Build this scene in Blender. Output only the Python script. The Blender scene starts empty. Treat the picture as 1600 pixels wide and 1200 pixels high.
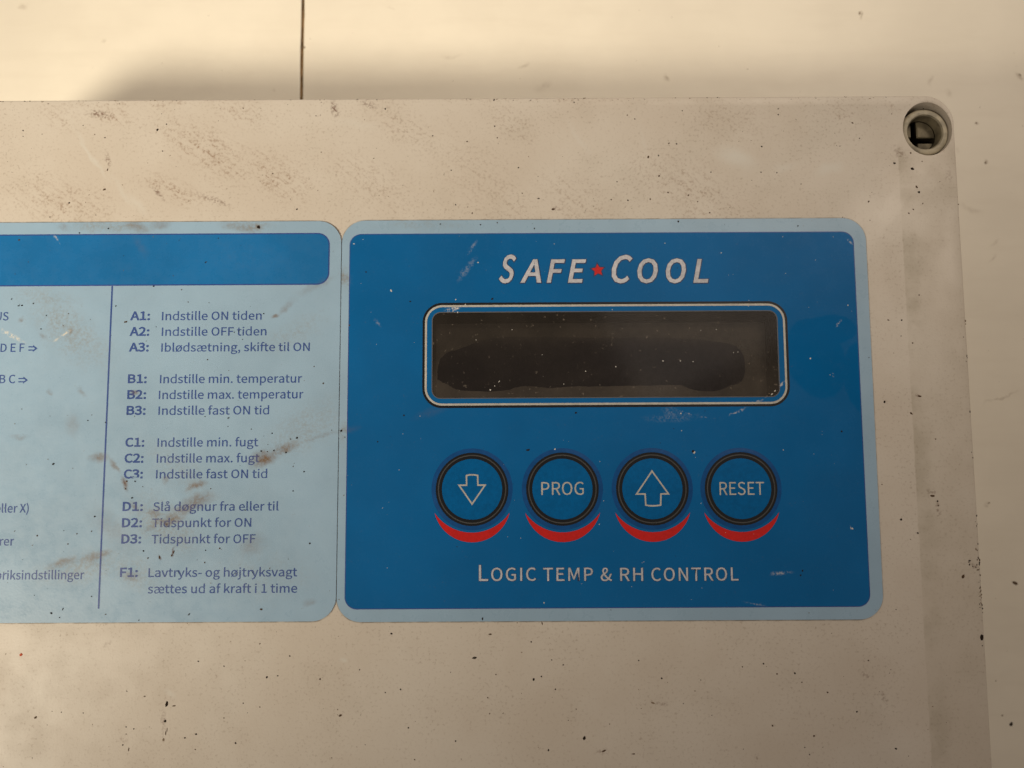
import bpy, bmesh, math, random, json
from mathutils import Vector, Matrix

S = bpy.context.scene
C = S.collection
random.seed(7)
MM = 0.001
H = 0.070                      # height of the lid's top above the floor

# ------------------------------------------------------------------ camera
TILT, ROLL, DIST, FPX = math.radians(5.0), math.radians(0.3), 0.136, 26.0 / 36.0 * 1600
fwd = Vector((0, math.sin(TILT), -math.cos(TILT)))
r0, u0 = Vector((1, 0, 0)), Vector((0, math.cos(TILT), math.sin(TILT)))
cr = (r0 * math.cos(ROLL) - u0 * math.sin(ROLL)).normalized()
cu = (u0 * math.cos(ROLL) + r0 * math.sin(ROLL)).normalized()
CAM = Vector((0, 0, H)) - fwd * DIST
cam = bpy.data.cameras.new('camera')
cam.lens, cam.sensor_width, cam.sensor_fit = 26.0, 36.0, 'HORIZONTAL'
cam.clip_start, cam.clip_end = 0.005, 50
cam.dof.use_dof = True
cam.dof.focus_distance = DIST
cam.dof.aperture_fstop = 24
co = bpy.data.objects.new('camera', cam)
C.objects.link(co)
M = Matrix((cr, cu, -fwd)).transposed().to_4x4()
M.translation = CAM
co.matrix_world = M
S.camera = co


def at(px, py, z=H):
    """the point of the photograph's pixel (1600 x 1200) on the level plane z"""
    d = fwd + cr * ((px - 800) / FPX) - cu * ((py - 600) / FPX)
    return CAM + d * ((z - CAM.z) / d.z)


# ------------------------------------------------------------------ world, lamps, exposure
W = bpy.data.worlds.new('World')
S.world = W
W.use_nodes = True
bg = W.node_tree.nodes['Background']
bg.inputs[0].default_value = (1.0, 0.83, 0.69, 1)
bg.inputs[1].default_value = 0.185


def aim(o, loc, target):
    o.location = loc
    o.rotation_euler = (Vector(target) - Vector(loc)).to_track_quat('-Z', 'Y').to_euler()


def lamp(kind, name, power, col, loc, target, **kw):
    l = bpy.data.lights.new(name, kind)
    l.energy, l.color = power, col
    for k, v in kw.items():
        setattr(l, k, v)
    o = bpy.data.objects.new(name, l)
    C.objects.link(o)
    aim(o, loc, target)
    return o


lamp('SPOT', 'work_lamp', 78, (1.0, 0.88, 0.68), (-0.858, -0.463, H + 0.80), (-0.162, 0.024, H),
     spot_size=math.radians(16.8), spot_blend=1.0, shadow_soft_size=0.085)
lamp('SPOT', 'added_gradient_spot', 30.5, (1.0, 0.85, 0.68), (0.583, 0.686, H + 0.90), (0.029, 0.190, 0),  # unseen spot added to grade the brightness across lid and floor
     spot_size=math.radians(27.7), spot_blend=1.0, shadow_soft_size=0.12)
cl = lamp('AREA', 'added_sheen_light', 4.6, (1.0, 0.87, 0.76), (0.60, 1.175, H + 1.5), (0.60, 1.175, 0),  # unseen area light added for sheen on the labels and fill
          shape='RECTANGLE', size=1.5, size_y=1.7)
cl.rotation_euler = (0, 0, math.radians(26))

vs = S.view_settings
vs.view_transform, vs.look, vs.exposure, vs.gamma = 'Standard', 'None', 0.0, 1.0
vs.use_curve_mapping = False


# ------------------------------------------------------------------ materials
class NT:
    def __init__(s, name):
        s.m = bpy.data.materials.new(name)
        s.m.use_nodes = True
        s.t = s.m.node_tree
        s.N, s.L = s.t.nodes, s.t.links
        s.bsdf = s.N['Principled BSDF']
        s.out = s.N['Material Output']
        s.pos = s.N.new('ShaderNodeNewGeometry').outputs['Position']

    def set(s, sock, v):
        if isinstance(v, bpy.types.NodeSocket):
            s.L.new(v, sock)
        elif isinstance(v, tuple) and len(v) == 3 and sock.type == 'RGBA':
            sock.default_value = (*v, 1)
        else:
            sock.default_value = v

    def math(s, op, a, b=0.0, c=0.0, clamp=False):
        n = s.N.new('ShaderNodeMath')
        n.operation, n.use_clamp = op, clamp
        s.set(n.inputs[0], a), s.set(n.inputs[1], b), s.set(n.inputs[2], c)
        return n.outputs[0]

    def vec(s, op, a, b=(0, 0, 0)):
        n = s.N.new('ShaderNodeVectorMath')
        n.operation = op
        s.set(n.inputs[0], a)
        if op == 'SCALE':
            s.set(n.inputs['Scale'], b)
        else:
            s.set(n.inputs[1], b)
        return n.outputs['Value'] if op in ('LENGTH', 'DOT_PRODUCT') else n.outputs['Vector']

    def ramp(s, v, a, b, lo=0.0, hi=1.0, smooth=True):
        n = s.N.new('ShaderNodeMapRange')
        n.interpolation_type = 'SMOOTHSTEP' if smooth else 'LINEAR'
        s.set(n.inputs[0], v)
        for i, x in enumerate((a, b, lo, hi)):
            n.inputs[1 + i].default_value = x
        return n.outputs[0]

    def noise(s, scale, detail=2.0, rough=0.5, vec=None, col=False, stretch=None, dist=0.0):
        n = s.N.new('ShaderNodeTexNoise')
        v = vec or s.pos
        if stretch:
            ang, sx, sy = stretch
            mp = s.N.new('ShaderNodeMapping')
            mp.vector_type = 'TEXTURE'
            s.set(mp.inputs[0], v)
            mp.inputs[2].default_value = (0, 0, ang)
            mp.inputs[3].default_value = (sx, sy, 1)
            v = mp.outputs[0]
        s.set(n.inputs['Vector'], v)
        n.inputs['Scale'].default_value = scale
        n.inputs['Detail'].default_value = detail
        n.inputs['Roughness'].default_value = rough
        n.inputs['Distortion'].default_value = dist
        return n.outputs['Color' if col else 'Fac']

    def mix(s, f, a, b):
        n = s.N.new('ShaderNodeMix')
        n.data_type = 'RGBA'
        s.set(n.inputs[0], f), s.set(n.inputs[6], a), s.set(n.inputs[7], b)
        return n.outputs[2]

    def warped(s, scale, amount):
        w = s.vec('SUBTRACT', s.noise(scale, 3, 0.6, col=True), (0.5, 0.5, 0.5))
        return s.vec('ADD', s.pos, s.vec('SCALE', w, amount))

    def blob(s, P, a, b, width, z=H, soft=0.0):
        """1 on the segment a-b (photo pixels), falling to 0 a half-width away"""
        A, B = at(*a, z), at(*b, z)
        c, d = (A + B) / 2, (B - A)
        wd = width / 8.5 * MM
        mp = s.N.new('ShaderNodeMapping')
        mp.vector_type = 'TEXTURE'
        s.set(mp.inputs[0], P)
        mp.inputs[1].default_value = c
        mp.inputs[2].default_value = (0, 0, math.atan2(d.y, d.x))
        mp.inputs[3].default_value = (d.length / 2 + wd, wd, 1)
        flat = s.vec('MULTIPLY', mp.outputs[0], (1, 1, 0))
        return s.ramp(s.vec('LENGTH', flat), 1.0, soft)

    def blobs(s, P, lst, z=H):
        acc = None
        for (a, b, w, k) in lst:
            v = s.math('MULTIPLY', s.blob(P, a, b, w, z), k)
            acc = v if acc is None else s.math('MAXIMUM', acc, v)
        return acc

    def rect_line(s, rect, w):
        """thin band of dirt hugging a rounded rectangle's edge"""
        x0, y0, x1, y1, r = rect
        q = s.vec('SUBTRACT', s.vec('ABSOLUTE', s.vec('SUBTRACT', s.pos, ((x0 + x1) / 2, (y0 + y1) / 2, 0))),
                  ((x1 - x0) / 2 - r, (y1 - y0) / 2 - r, 0))
        o = s.vec('LENGTH', s.vec('MULTIPLY', s.vec('MAXIMUM', q), (1, 1, 0)))
        return s.ramp(s.math('ABSOLUTE', s.math('SUBTRACT', o, r)), w, 0.0)

    def bump(s, h, strength, dist):
        n = s.N.new('ShaderNodeBump')
        n.inputs['Strength'].default_value = strength
        n.inputs['Distance'].default_value = dist
        s.set(n.inputs['Height'], h)
        s.set(s.bsdf.inputs['Normal'], n.outputs[0])

    def done(s, col, rough=0.5, spec=0.5):
        s.set(s.bsdf.inputs['Base Color'], col)
        s.set(s.bsdf.inputs['Roughness'], rough)
        s.set(s.bsdf.inputs['Specular IOR Level'], spec)
        return s.m


def simple(name, col, rough=0.5, spec=0.5, var=0.12, scale=900):
    n = NT(name)
    f = n.noise(scale, 3, 0.6)
    g = n.noise(scale * 0.09, 2, 0.5)
    k = n.math('ADD', n.ramp(f, 0.3, 0.7, 1 - var, 1 + var * 0.3), n.ramp(g, 0.3, 0.7, -var * 0.5, var * 0.2))
    mx = n.vec('SCALE', col, k)
    return n.done(mx, rough, spec)


# rounded rectangles of the two labels (x0, y0, x1, y1, corner radius)
ZL = H + 0.25 * MM             # top of the labels
lab_r = (at(530.5, 640, ZL).x, at(950, 970, ZL).y, at(1366, 646, ZL).x, at(950, 342.7, ZL).y, 4.3 * MM)
lab_l = (at(529.2, 640, ZL).x - 0.118, at(300, 972, ZL).y, at(529.2, 640, ZL).x, at(300, 346.5, ZL).y, 4.3 * MM)
blu_r = (at(542.5, 646, ZL).x, at(950, 950.2, ZL).y, at(1346.5, 646, ZL).x, at(950, 363.6, ZL).y, 2.2 * MM)
bar_l = (lab_l[0] + 2 * MM, at(300, 446, ZL).y, at(515, 405, ZL).x, at(300, 365, ZL).y, 2.3 * MM)


def make_lid_mat():
    n = NT('grey_plastic_lid')
    P = n.warped(260, 2.6 * MM)
    P2 = n.warped(900, 1.2 * MM)
    fine = n.noise(1900, 3, 0.65)
    diag = n.noise(900, 4, 0.7, stretch=(math.radians(-38), 2.6, 0.9))
    wash = n.noise(42, 4, 0.6)
    wash2 = n.noise(120, 3, 0.6)
    base = n.mix(n.ramp(wash, 0.32, 0.68), (0.655, 0.605, 0.535), (0.61, 0.55, 0.475))
    base = n.mix(n.math('MULTIPLY', n.ramp(wash2, 0.48, 0.75), 0.14), base, (0.44, 0.39, 0.32))
    # grey film of fine dust
    dust = n.math('MULTIPLY', n.ramp(fine, 0.52, 0.75), n.ramp(wash2, 0.35, 0.65, 0.22, 0.62))
    base = n.mix(dust, base, (0.35, 0.28, 0.215))
    # smeared patches along the top
    area = n.blobs(P, [((30, 300), (160, 330), 60, .7), ((150, 180), (200, 182), 22, 1.0),
                       ((250, 190), (400, 280), 52, .9), ((215, 275), (330, 320), 26, 1.0),
                       ((390, 250), (470, 300), 50, .9), ((330, 160), (420, 190), 34, .6),
                       ((575, 165), (680, 230), 46, .55), ((520, 250), (640, 320), 60, .5),
                       ((780, 180), (830, 210), 40, .55), ((860, 290), (930, 330), 55, .5),
                       ((1000, 260), (1150, 330), 70, .55), ((1090, 180), (1200, 200), 50, .35),
                       ((1300, 165), (1330, 190), 22, .6), ((60, 170), (130, 200), 30, .4),
                       ((690, 230), (830, 340), 80, .35), ((0, 166), (420, 160), 7, .7), ((560, 158), (1100, 156), 6, .55), ((1380, 160), (1405, 175), 12, .5)])
    m1 = n.math('MULTIPLY', n.math('MULTIPLY', area, n.ramp(diag, 0.40, 0.64)), n.ramp(fine, 0.44, 0.60, 0.12, 1.0))
    base = n.mix(n.math('MULTIPLY', m1, 0.9), base, (0.30, 0.20, 0.135))
    core = n.blobs(P2, [((135, 176), (175, 180), 9, .9), ((520, 160), (526, 182), 9, 1.0), ((165, 236), (172, 262), 6, .8),
                        ((232, 288), (262, 316), 5, .8), ((300, 300), (368, 324), 6, .7), ((865, 326), (875, 328), 4, .9),
                        ((560, 158), (590, 168), 8, .7), ((1400, 232), (1412, 246), 11, .7), ((255, 1100), (256, 1160), 5, .6),
                        ((1450, 768), (1462, 770), 6, .9), ((1464, 780), (1468, 812), 5, .8), ((1430, 618), (1438, 620), 4, .9),
                        ((1020, 1098), (1044, 1100), 5, .5), ((930, 1176), (950, 1173), 5, .6), ((1345, 1050), (1362, 1060), 7, .45),
                        ((1376, 1082), (1386, 1098), 7, .4), ((1180, 1190), (1184, 1178), 4, .5), ((1510, 880), (1530, 888), 5, .7),
                        ((162, 1010), (172, 1004), 7, .4), ((190, 1155), (196, 1158), 9, .35), ((1480, 262), (1484, 285), 8, .45)])
    m2 = n.math('MULTIPLY', core, n.ramp(fine, 0.40, 0.60))
    base = n.mix(n.math('MULTIPLY', m2, 0.85), base, (0.14, 0.065, 0.04))
    # the strip along the right edge that tape once covered, dusty outside it
    xa, xb = at(1405, 300).x, at(1438, 900).x
    ya, yb = at(1405, 300).y, at(1438, 900).y
    sep = n.N.new('ShaderNodeSeparateXYZ')
    n.set(sep.inputs[0], n.warped(420, 0.5 * MM))
    xl = n.math('ADD', xa, n.math('MULTIPLY', n.math('SUBTRACT', sep.outputs[1], ya), (xb - xa) / (yb - ya)))
    dx = n.math('SUBTRACT', sep.outputs[0], xl)
    strip = n.math('MULTIPLY', n.ramp(dx, 0.0, 0.35 * MM), n.ramp(sep.outputs[1], at(0, 205).y, at(0, 260).y))
    strip = n.math('MULTIPLY', strip, n.ramp(wash2, 0.2, 0.8, 0.12, 0.26))
    base = n.mix(strip, base, (0.38, 0.335, 0.25))
    seam = n.math('MULTIPLY', n.math('MULTIPLY', n.ramp(dx, 0.0, 0.3 * MM), n.ramp(dx, 4.6 * MM, 1.2 * MM)),
                  n.math('MULTIPLY', n.ramp(wash2, 0.38, 0.62), n.ramp(sep.outputs[1], at(0, 215).y, at(0, 250).y)))
    base = n.mix(n.math('MULTIPLY', seam, 0.22), base, (0.27, 0.235, 0.155))
    # wiped, paler places
    pale = n.blobs(P, [((1125, 238), (1175, 255), 22, .8), ((1210, 262), (1240, 258), 12, .5), ((1280, 268), (1310, 262), 16, .6),
                       ((108, 190), (180, 300), 5, .55), ((170, 270), (215, 335), 8, .35), ((880, 175), (930, 260), 7, .3),
                       ((200, 300), (230, 340), 10, .4), ((600, 200), (520, 190), 12, .3), ((258, 1076), (272, 1086), 8, .5),
                       ((535, 1030), (540, 1034), 6, .6), ((1200, 560), (1200, 560), 3, .1), ((1000, 190), (1010, 250), 5, .2)])
    base = n.mix(n.math('MULTIPLY', pale, n.ramp(fine, 0.2, 0.7, 0.75, 1.0)), base, (0.68, 0.67, 0.62))
    # brown dirt in the corner along the labels' edges
    ln = n.math('MAXIMUM', n.rect_line(lab_r, 0.34 * MM), n.rect_line(lab_l, 0.36 * MM))
    ln = n.math('MULTIPLY', ln, n.ramp(n.noise(330, 3, 0.7), 0.34, 0.60, 0.25, 0.95))
    base = n.mix(ln, base, (0.16, 0.115, 0.075))
    hz = n.noise(3000, 2, 0.5)
    n.bump(n.math('ADD', hz, n.math('MULTIPLY', fine, 0.6)), 0.25, 0.00006)
    rough = n.ramp(wash2, 0.3, 0.7, 0.44, 0.60)
    return n.done(base, rough, 0.42)


def label_grime(n, base, k=1.0, side='left'):
    """brown smears, soot specks and white scuffs, shared by everything printed on the labels"""
    here = lambda lst: [b for b in lst if (b[1][0] > 525 if side == 'right' else b[0][0] < 525)]
    P = n.warped(330, 2.4 * MM)
    P2 = n.warped(1200, 0.9 * MM)
    fine = n.noise(2200, 3, 0.7)
    mid = n.noise(420, 4, 0.65)
    smear = n.blobs(P, here([((140, 716), (166, 714), 9, .75), ((172, 718), (188, 738), 7, .75), ((192, 748), (197, 765), 7, .9),
                        ((205, 785), (214, 795), 6, .7), ((232, 795), (250, 812), 8, .6), ((246, 816), (285, 808), 12, .95),
                        ((270, 800), (330, 776), 17, .8), ((262, 745), (258, 752), 8, .45), ((292, 765), (322, 752), 8, .85),
                        ((398, 722), (425, 712), 17, 1.0), ((420, 712), (470, 690), 10, .85), ((470, 690), (535, 672), 6, .4),
                        ((75, 885), (120, 872), 10, .75), ((120, 876), (180, 862), 11, .7), ((195, 898), (215, 902), 12, .5),
                        ((380, 860), (410, 845), 20, .35), ((225, 830), (250, 815), 7, .4), ((425, 498), (438, 492), 5, .85),
                        ((438, 490), (460, 468), 8, .5), ((460, 462), (528, 432), 10, .38), ((75, 608), (80, 615), 5, .6),
                        ((60, 520), (72, 532), 5, .4), ((112, 650), (114, 680), 14, .28), ((122, 605), (132, 620), 6, .45),
                        ((206, 612), (214, 612), 6, .9), ((15, 682), (45, 684), 7, .35), ((150, 800), (200, 850), 30, .25),
                        ((30, 500), (34, 497), 5, .55), ((108, 520), (113, 516), 5, .6), ((200, 352), (225, 358), 12, .5),
                        ((205, 365), (232, 400), 9, .28), ((240, 352), (260, 350), 12, .45), ((95, 352), (105, 356), 9, .4),
                        ((350, 350), (410, 356), 12, .4), ((400, 352), (405, 356), 4, 1.0), ((480, 944), (490, 940), 8, .35),
                        ((530, 430), (545, 436), 9, .55), ((530, 672), (560, 668), 9, .35), ((640, 655), (720, 632), 10, .22)]), ZL)
    sm = n.math('MULTIPLY', smear, n.ramp(mid, 0.28, 0.55, 0.45, 1.0))
    sm = n.math('MULTIPLY', sm, n.ramp(fine, 0.3, 0.62, 0.55, 1.0))
    base = n.mix(n.math('MULTIPLY', sm, k, clamp=True), base, (0.175, 0.105, 0.055))
    # grey dust films
    film = n.blobs(P, here([((60, 480), (160, 560), 50, .5), ((20, 460), (120, 470), 26, .4), ((300, 380), (460, 420), 40, .1),
                       ((420, 540), (500, 500), 30, .3), ((330, 900), (480, 900), 60, .18), ((430, 700), (520, 640), 50, .4), ((215, 790), (300, 850), 46, .55), ((60, 900), (200, 870), 34, .5),
                       ((180, 880), (240, 910), 34, .4), ((90, 352), (260, 356), 13, .7), ((340, 351), (440, 354), 13, .6), ((230, 700), (330, 770), 40, .3),
                       ((560, 352), (760, 350), 10, .3), ((538, 420), (541, 450), 12, .6), ((535, 660), (535, 690), 12, .5)]), ZL)
    fl = n.math('MULTIPLY', n.math('MULTIPLY', film, n.ramp(mid, 0.3, 0.6, 0.5, 1.0)), n.ramp(fine, 0.36, 0.66, 0.15, 1.0))
    base = n.mix(n.math('MULTIPLY', fl, k), base, (0.25, 0.215, 0.16))
    soot = n.math('MULTIPLY', n.ramp(fine, 0.60, 0.78), n.ramp(mid, 0.45, 0.7))
    base = n.mix(n.math('MULTIPLY', soot, 0.45 * k), base, (0.16, 0.13, 0.10))
    if side == 'left':
        drips = n.blobs(P2, [((272, 855), (268, 870), 3, .9), ((249, 868), (250, 874), 3, .8), ((256, 815), (264, 824), 3, .8),
                             ((192, 746), (198, 762), 2, .6)], ZL)
        base = n.mix(drips, base, (0.09, 0.03, 0.015))
    return base, P, P2, fine, mid


def make_label_mat(name, colour, grime=1.0, rough=0.30, scuffs=True, shade=0.10, side='left'):
    n = NT(name)
    lo = tuple(c * (1 - shade) for c in colour)
    base = n.mix(n.ramp(n.noise(60, 3, 0.6), 0.3, 0.7), colour, lo)
    base, P, P2, fine, mid = label_grime(n, base, grime, side)
    if scuffs and side == 'left':
        white = n.blobs(P2, [((-6, 512), (40, 536), 5, .9), ((92, 527), (112, 515), 3, .8), ((84, 533), (92, 528), 3, .5),
                             ((78, 358), (96, 384), 1.5, .5), ((556, 349), (558, 357), 1.2, .7)], ZL)
        base = n.mix(n.math('MULTIPLY', white, n.ramp(fine, 0.40, 0.56)), base, (0.80, 0.76, 0.66))
    n.bump(n.noise(2600, 2, 0.5), 0.18, 0.00005)
    return n.done(base, n.ramp(mid, 0.3, 0.7, rough - 0.05, rough + 0.10), 0.5)


def make_blue_mat(name='blue_print', colour=(0.0, 0.132, 0.385)):
    n = NT(name)
    lo = tuple(c * 0.88 for c in colour)
    base = n.mix(n.ramp(n.noise(45, 3, 0.6), 0.3, 0.7), colour, lo)
    base, P, P2, fine, mid = label_grime(n, base, 0.55, 'right')
    # dusty haze of the film, missing where the plastic sits tight on the print
    haze = n.math('MULTIPLY', n.ramp(n.noise(28, 3, 0.6), 0.30, 0.70), 0.008)
    PW = n.warped(180, 1.6 * MM)
    tight = n.blobs(PW, [((1262, 540), (1288, 585), 78, 1.0), ((1238, 520), (1336, 512), 40, 1.0), ((1338, 540), (1352, 640), 42, 1.0)], ZL)
    tight = n.ramp(tight, 0.30, 0.42)
    haze = n.math('ADD', haze, n.math('MULTIPLY', n.math('SUBTRACT', 1.0, tight), 0.008))
    base = n.mix(haze, base, (0.45, 0.40, 0.36))
    scuff = n.blobs(P2, [((1058, 640), (1085, 650), 1.6, .5), ((1085, 650), (1120, 655), 1.3, .35), ((1135, 650), (1170, 636), 2.0, .7),
                         ((1170, 636), (1200, 618), 2.0, .6), ((1205, 614), (1232, 592), 2.5, .85), ((1200, 897), (1240, 894), 4, .5),
                         ((1306, 511), (1314, 500), 3, .8), ((1300, 584), (1303, 588), 2, .6), ((730, 398), (745, 376), 4, .3),
                         ((1322, 371), (1332, 381), 3, .7), ((715, 440), (745, 400), 7, .22), ((695, 487), (720, 478), 5, .9),
                         ((1328, 822), (1331, 828), 1.5, .8), ((585, 500), (595, 510), 4, .2), ((1160, 940), (1200, 948), 3, .25),
                         ((1060, 650), (1040, 640), 12, .15), ((1000, 655), (1100, 650), 10, .12)], ZL)
    base = n.mix(n.math('MULTIPLY', scuff, n.ramp(fine, 0.42, 0.60)), base, (0.75, 0.72, 0.66))
    n.bump(n.noise(2600, 2, 0.5), 0.15, 0.00005)
    return n.done(base, n.ramp(mid, 0.3, 0.7, 0.20, 0.30), n.math('SUBTRACT', 0.16, n.math('MULTIPLY', tight, 0.08)))


def make_floor_mat():
    n = NT('painted_white_floor')
    P = n.warped(160, 5 * MM)
    a = n.noise(30, 4, 0.6)
    streak = n.noise(220, 3, 0.6, stretch=(0.0, 6.0, 1.0))
    base = n.mix(n.ramp(a, 0.3, 0.7), (0.80, 0.75, 0.645), (0.75, 0.70, 0.60))
    base = n.mix(n.math('MULTIPLY', n.ramp(streak, 0.45, 0.75), 0.18), base, (0.66, 0.60, 0.50))
    st = n.blobs(P, [((1343, 15), (1344, 28), 5, .9), ((1425, 195), (1426, 192), 7, .6), ((1539, 253), (1540, 256), 7, .75),
                     ((1525, 192), (1526, 194), 6, .7), ((1590, 112), (1600, 124), 7, .6), ((1495, 235), (1497, 240), 6, .2),
                     ((1452, 120), (1454, 136), 7, .35), ((1484, 145), (1490, 152), 10, .3), ((1500, 320), (1535, 335), 12, .28),
                     ((1038, 118), (1042, 122), 9, .65), ((815, 108), (830, 98), 8, .4), ((835, 143), (860, 130), 12, .25),
                     ((425, 138), (428, 142), 6, .35), ((605, 14), (612, 16), 6, .25), ((1530, 630), (1600, 606), 5, .5),
                     ((1555, 395), (1545, 410), 5, .35), ((1540, 788), (1548, 784), 6, .45), ((1548, 382), (1562, 370), 6, .3),
                     ((160, 65), (165, 62), 5, .3), ((30, 8), (42, 10), 10, .35), ((690, 90), (720, 86), 10, .2)], 0.0)
    base = n.mix(n.math('MULTIPLY', st, n.ramp(n.noise(700, 3, 0.6), 0.3, 0.6, 0.4, 1.0)), base, (0.30, 0.23, 0.155))
    n.bump(n.noise(900, 3, 0.6), 0.2, 0.0001)
    return n.done(base, 0.55, 0.35)


MT = {}
MT['lid'] = make_lid_mat()
MT['floor'] = make_floor_mat()
MT['label'] = make_label_mat('pale_blue_label', (0.33, 0.492, 0.655), 1.0)
MT['label_r'] = make_label_mat('pale_blue_rim', (0.33, 0.492, 0.655), 1.0, side='right')
MT['blue'] = make_blue_mat()
MT['blue_bar'] = make_label_mat('blue_header_print', (0.010, 0.172, 0.46), 0.45, 0.26, True, 0.14)
MT['edge_blue'] = simple('dark_blue_keyline', (0.035, 0.075, 0.30), 0.35)
MT['ink'] = make_label_mat('violet_blue_ink', (0.042, 0.092, 0.32), 0.55, 0.34, True, 0.12)
MT['silver'] = simple('silver_print', (0.58, 0.59, 0.65), 0.40, 0.5, 0.2, 1500)
MT['shadow_ink'] = simple('dark_outline_print', (0.018, 0.045, 0.13), 0.35)
MT['red'] = simple('red_print', (0.62, 0.016, 0.014), 0.30, 0.4, 0.10, 2200)
MT['black'] = simple('black_print', (0.006, 0.007, 0.009), 0.30, 0.5)
MT['grey_line'] = simple('grey_ring_print', (0.070, 0.072, 0.075), 0.35)
MT['halo'] = simple('violet_blue_halo', (0.008, 0.082, 0.28), 0.30, 0.2)
MT['button'] = simple('button_blue', (0.0, 0.124, 0.365), 0.26, 0.2, 0.12, 1400)
MT['pale_line'] = simple('pale_grey_line', (0.56, 0.55, 0.51), 0.35, 0.5, 0.15, 1500)
MT['rim'] = simple('dull_rim', (0.12, 0.12, 0.13), 0.4)
MT['lcd'] = simple('dark_display_glass', (0.082, 0.069, 0.058), 0.35, 0.3, 0.25, 700)
MT['bezel'] = simple('dark_display_bezel', (0.006, 0.004, 0.002), 0.5, 0.3, 0.4, 500)
MT['bezel_top'] = simple('brown_display_edge', (0.022, 0.015, 0.007), 0.6, 0.1, 0.4, 400)
MT['screw'] = simple('beige_plastic_screw', (0.40, 0.355, 0.26), 0.5, 0.35, 0.4, 420)
MT['screw_shaded_dirty'] = simple('shaded_grubby_beige_plastic', (0.21, 0.18, 0.12), 0.65, 0.25, 0.45, 420)  # dirt plus the bowl's shading, painted in as a darker beige
MT['well'] = simple('painted_shade_well', (0.030, 0.024, 0.015), 0.8, 0.1)  # near-black colour paints the shade down in the screw slots
MT['base'] = simple('grey_plastic_base', (0.50, 0.48, 0.42), 0.5)
MT['soot'] = simple('soot_speck', (0.022, 0.014, 0.009), 0.8, 0.2)
MT['brown'] = simple('brown_speck', (0.10, 0.062, 0.036), 0.8, 0.2)
MT['tan'] = simple('tan_speck', (0.25, 0.19, 0.13), 0.8, 0.2)
MT['white'] = simple('white_dust', (0.72, 0.70, 0.66), 0.6, 0.3)
MT['orange'] = simple('orange_red_speck', (0.55, 0.09, 0.03), 0.6, 0.3)
MT['gap'] = simple('brown_joint_dirt', (0.27, 0.175, 0.085), 0.85, 0.2, 0.6, 300)


def make_film_mat(name, tint, haze_col, haze, specks, tight=None):
    """a clear plastic film with a dusty haze, denser low down as a painted reflection; tight = (tint, haze) where it has wetted onto the glass below,
    fading back to the plain film towards the top of that patch"""
    n = NT(name)
    sep = n.N.new('ShaderNodeSeparateXYZ')
    n.set(sep.inputs[0], n.warped(150, 3 * MM))
    t = n.N.new('ShaderNodeBsdfTransparent')
    d = n.N.new('ShaderNodeBsdfDiffuse')
    d.inputs[0].default_value = (*haze_col, 1)
    g = n.N.new('ShaderNodeBsdfGlossy')
    g.inputs['Roughness'].default_value = 0.10
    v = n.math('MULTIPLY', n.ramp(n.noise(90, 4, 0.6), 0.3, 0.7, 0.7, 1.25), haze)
    v = n.math('MULTIPLY', v, n.ramp(sep.outputs[1], at(0, 560).y, at(0, 612).y, 0.9, 1.6))  # thicker haze along the bottom paints in a reflection
    t.inputs[0].default_value = (*tint, 1)
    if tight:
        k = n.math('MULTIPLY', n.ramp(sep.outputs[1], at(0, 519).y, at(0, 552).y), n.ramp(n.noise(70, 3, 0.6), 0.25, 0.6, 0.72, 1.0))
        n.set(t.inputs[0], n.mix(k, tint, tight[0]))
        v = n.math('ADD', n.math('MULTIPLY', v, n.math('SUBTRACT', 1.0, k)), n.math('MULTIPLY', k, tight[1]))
    sp = n.math('MULTIPLY', n.ramp(n.noise(1500, 2, 0.6), 0.66, 0.76), specks)
    f = n.math('ADD', v, sp, clamp=True)
    m1 = n.N.new('ShaderNodeMixShader')
    n.L.new(f, m1.inputs[0]), n.L.new(t.outputs[0], m1.inputs[1]), n.L.new(d.outputs[0], m1.inputs[2])
    fr = n.N.new('ShaderNodeFresnel')
    fr.inputs[0].default_value = 1.45
    m2 = n.N.new('ShaderNodeMixShader')
    n.L.new(fr.outputs[0], m2.inputs[0]), n.L.new(m1.outputs[0], m2.inputs[1]), n.L.new(g.outputs[0], m2.inputs[2])
    n.L.new(m2.outputs[0], n.out.inputs[0])
    return n.m


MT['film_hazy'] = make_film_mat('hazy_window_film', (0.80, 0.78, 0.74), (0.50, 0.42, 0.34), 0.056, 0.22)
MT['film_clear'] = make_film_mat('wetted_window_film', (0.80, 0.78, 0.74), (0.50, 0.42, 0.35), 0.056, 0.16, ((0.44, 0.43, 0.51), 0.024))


# ------------------------------------------------------------------ building helpers
def wloc(o):
    return o.location + (wloc(o.parent) if o.parent else Vector((0, 0, 0)))


def link(name, me, mats, parent=None, smooth=None):
    """link a mesh given in world coordinates as one object whose origin is its own middle"""
    xs, ys, zs = zip(*[v.co for v in me.vertices])
    c = Vector(((min(xs) + max(xs)) / 2, (min(ys) + max(ys)) / 2, min(zs)))
    me.transform(Matrix.Translation(-c))
    me.name = name
    if me.materials:
        me.materials.clear()
    for m in (mats if isinstance(mats, (list, tuple)) else [mats]):
        me.materials.append(m)
    if smooth is not None:
        me.polygons.foreach_set('use_smooth', [True] * len(me.polygons))
        me.set_sharp_from_angle(angle=math.radians(smooth))
    o = bpy.data.objects.new(name, me)
    C.objects.link(o)
    if parent:
        o.parent = parent
        c = c - wloc(parent)
    o.location = c
    return o


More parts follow.
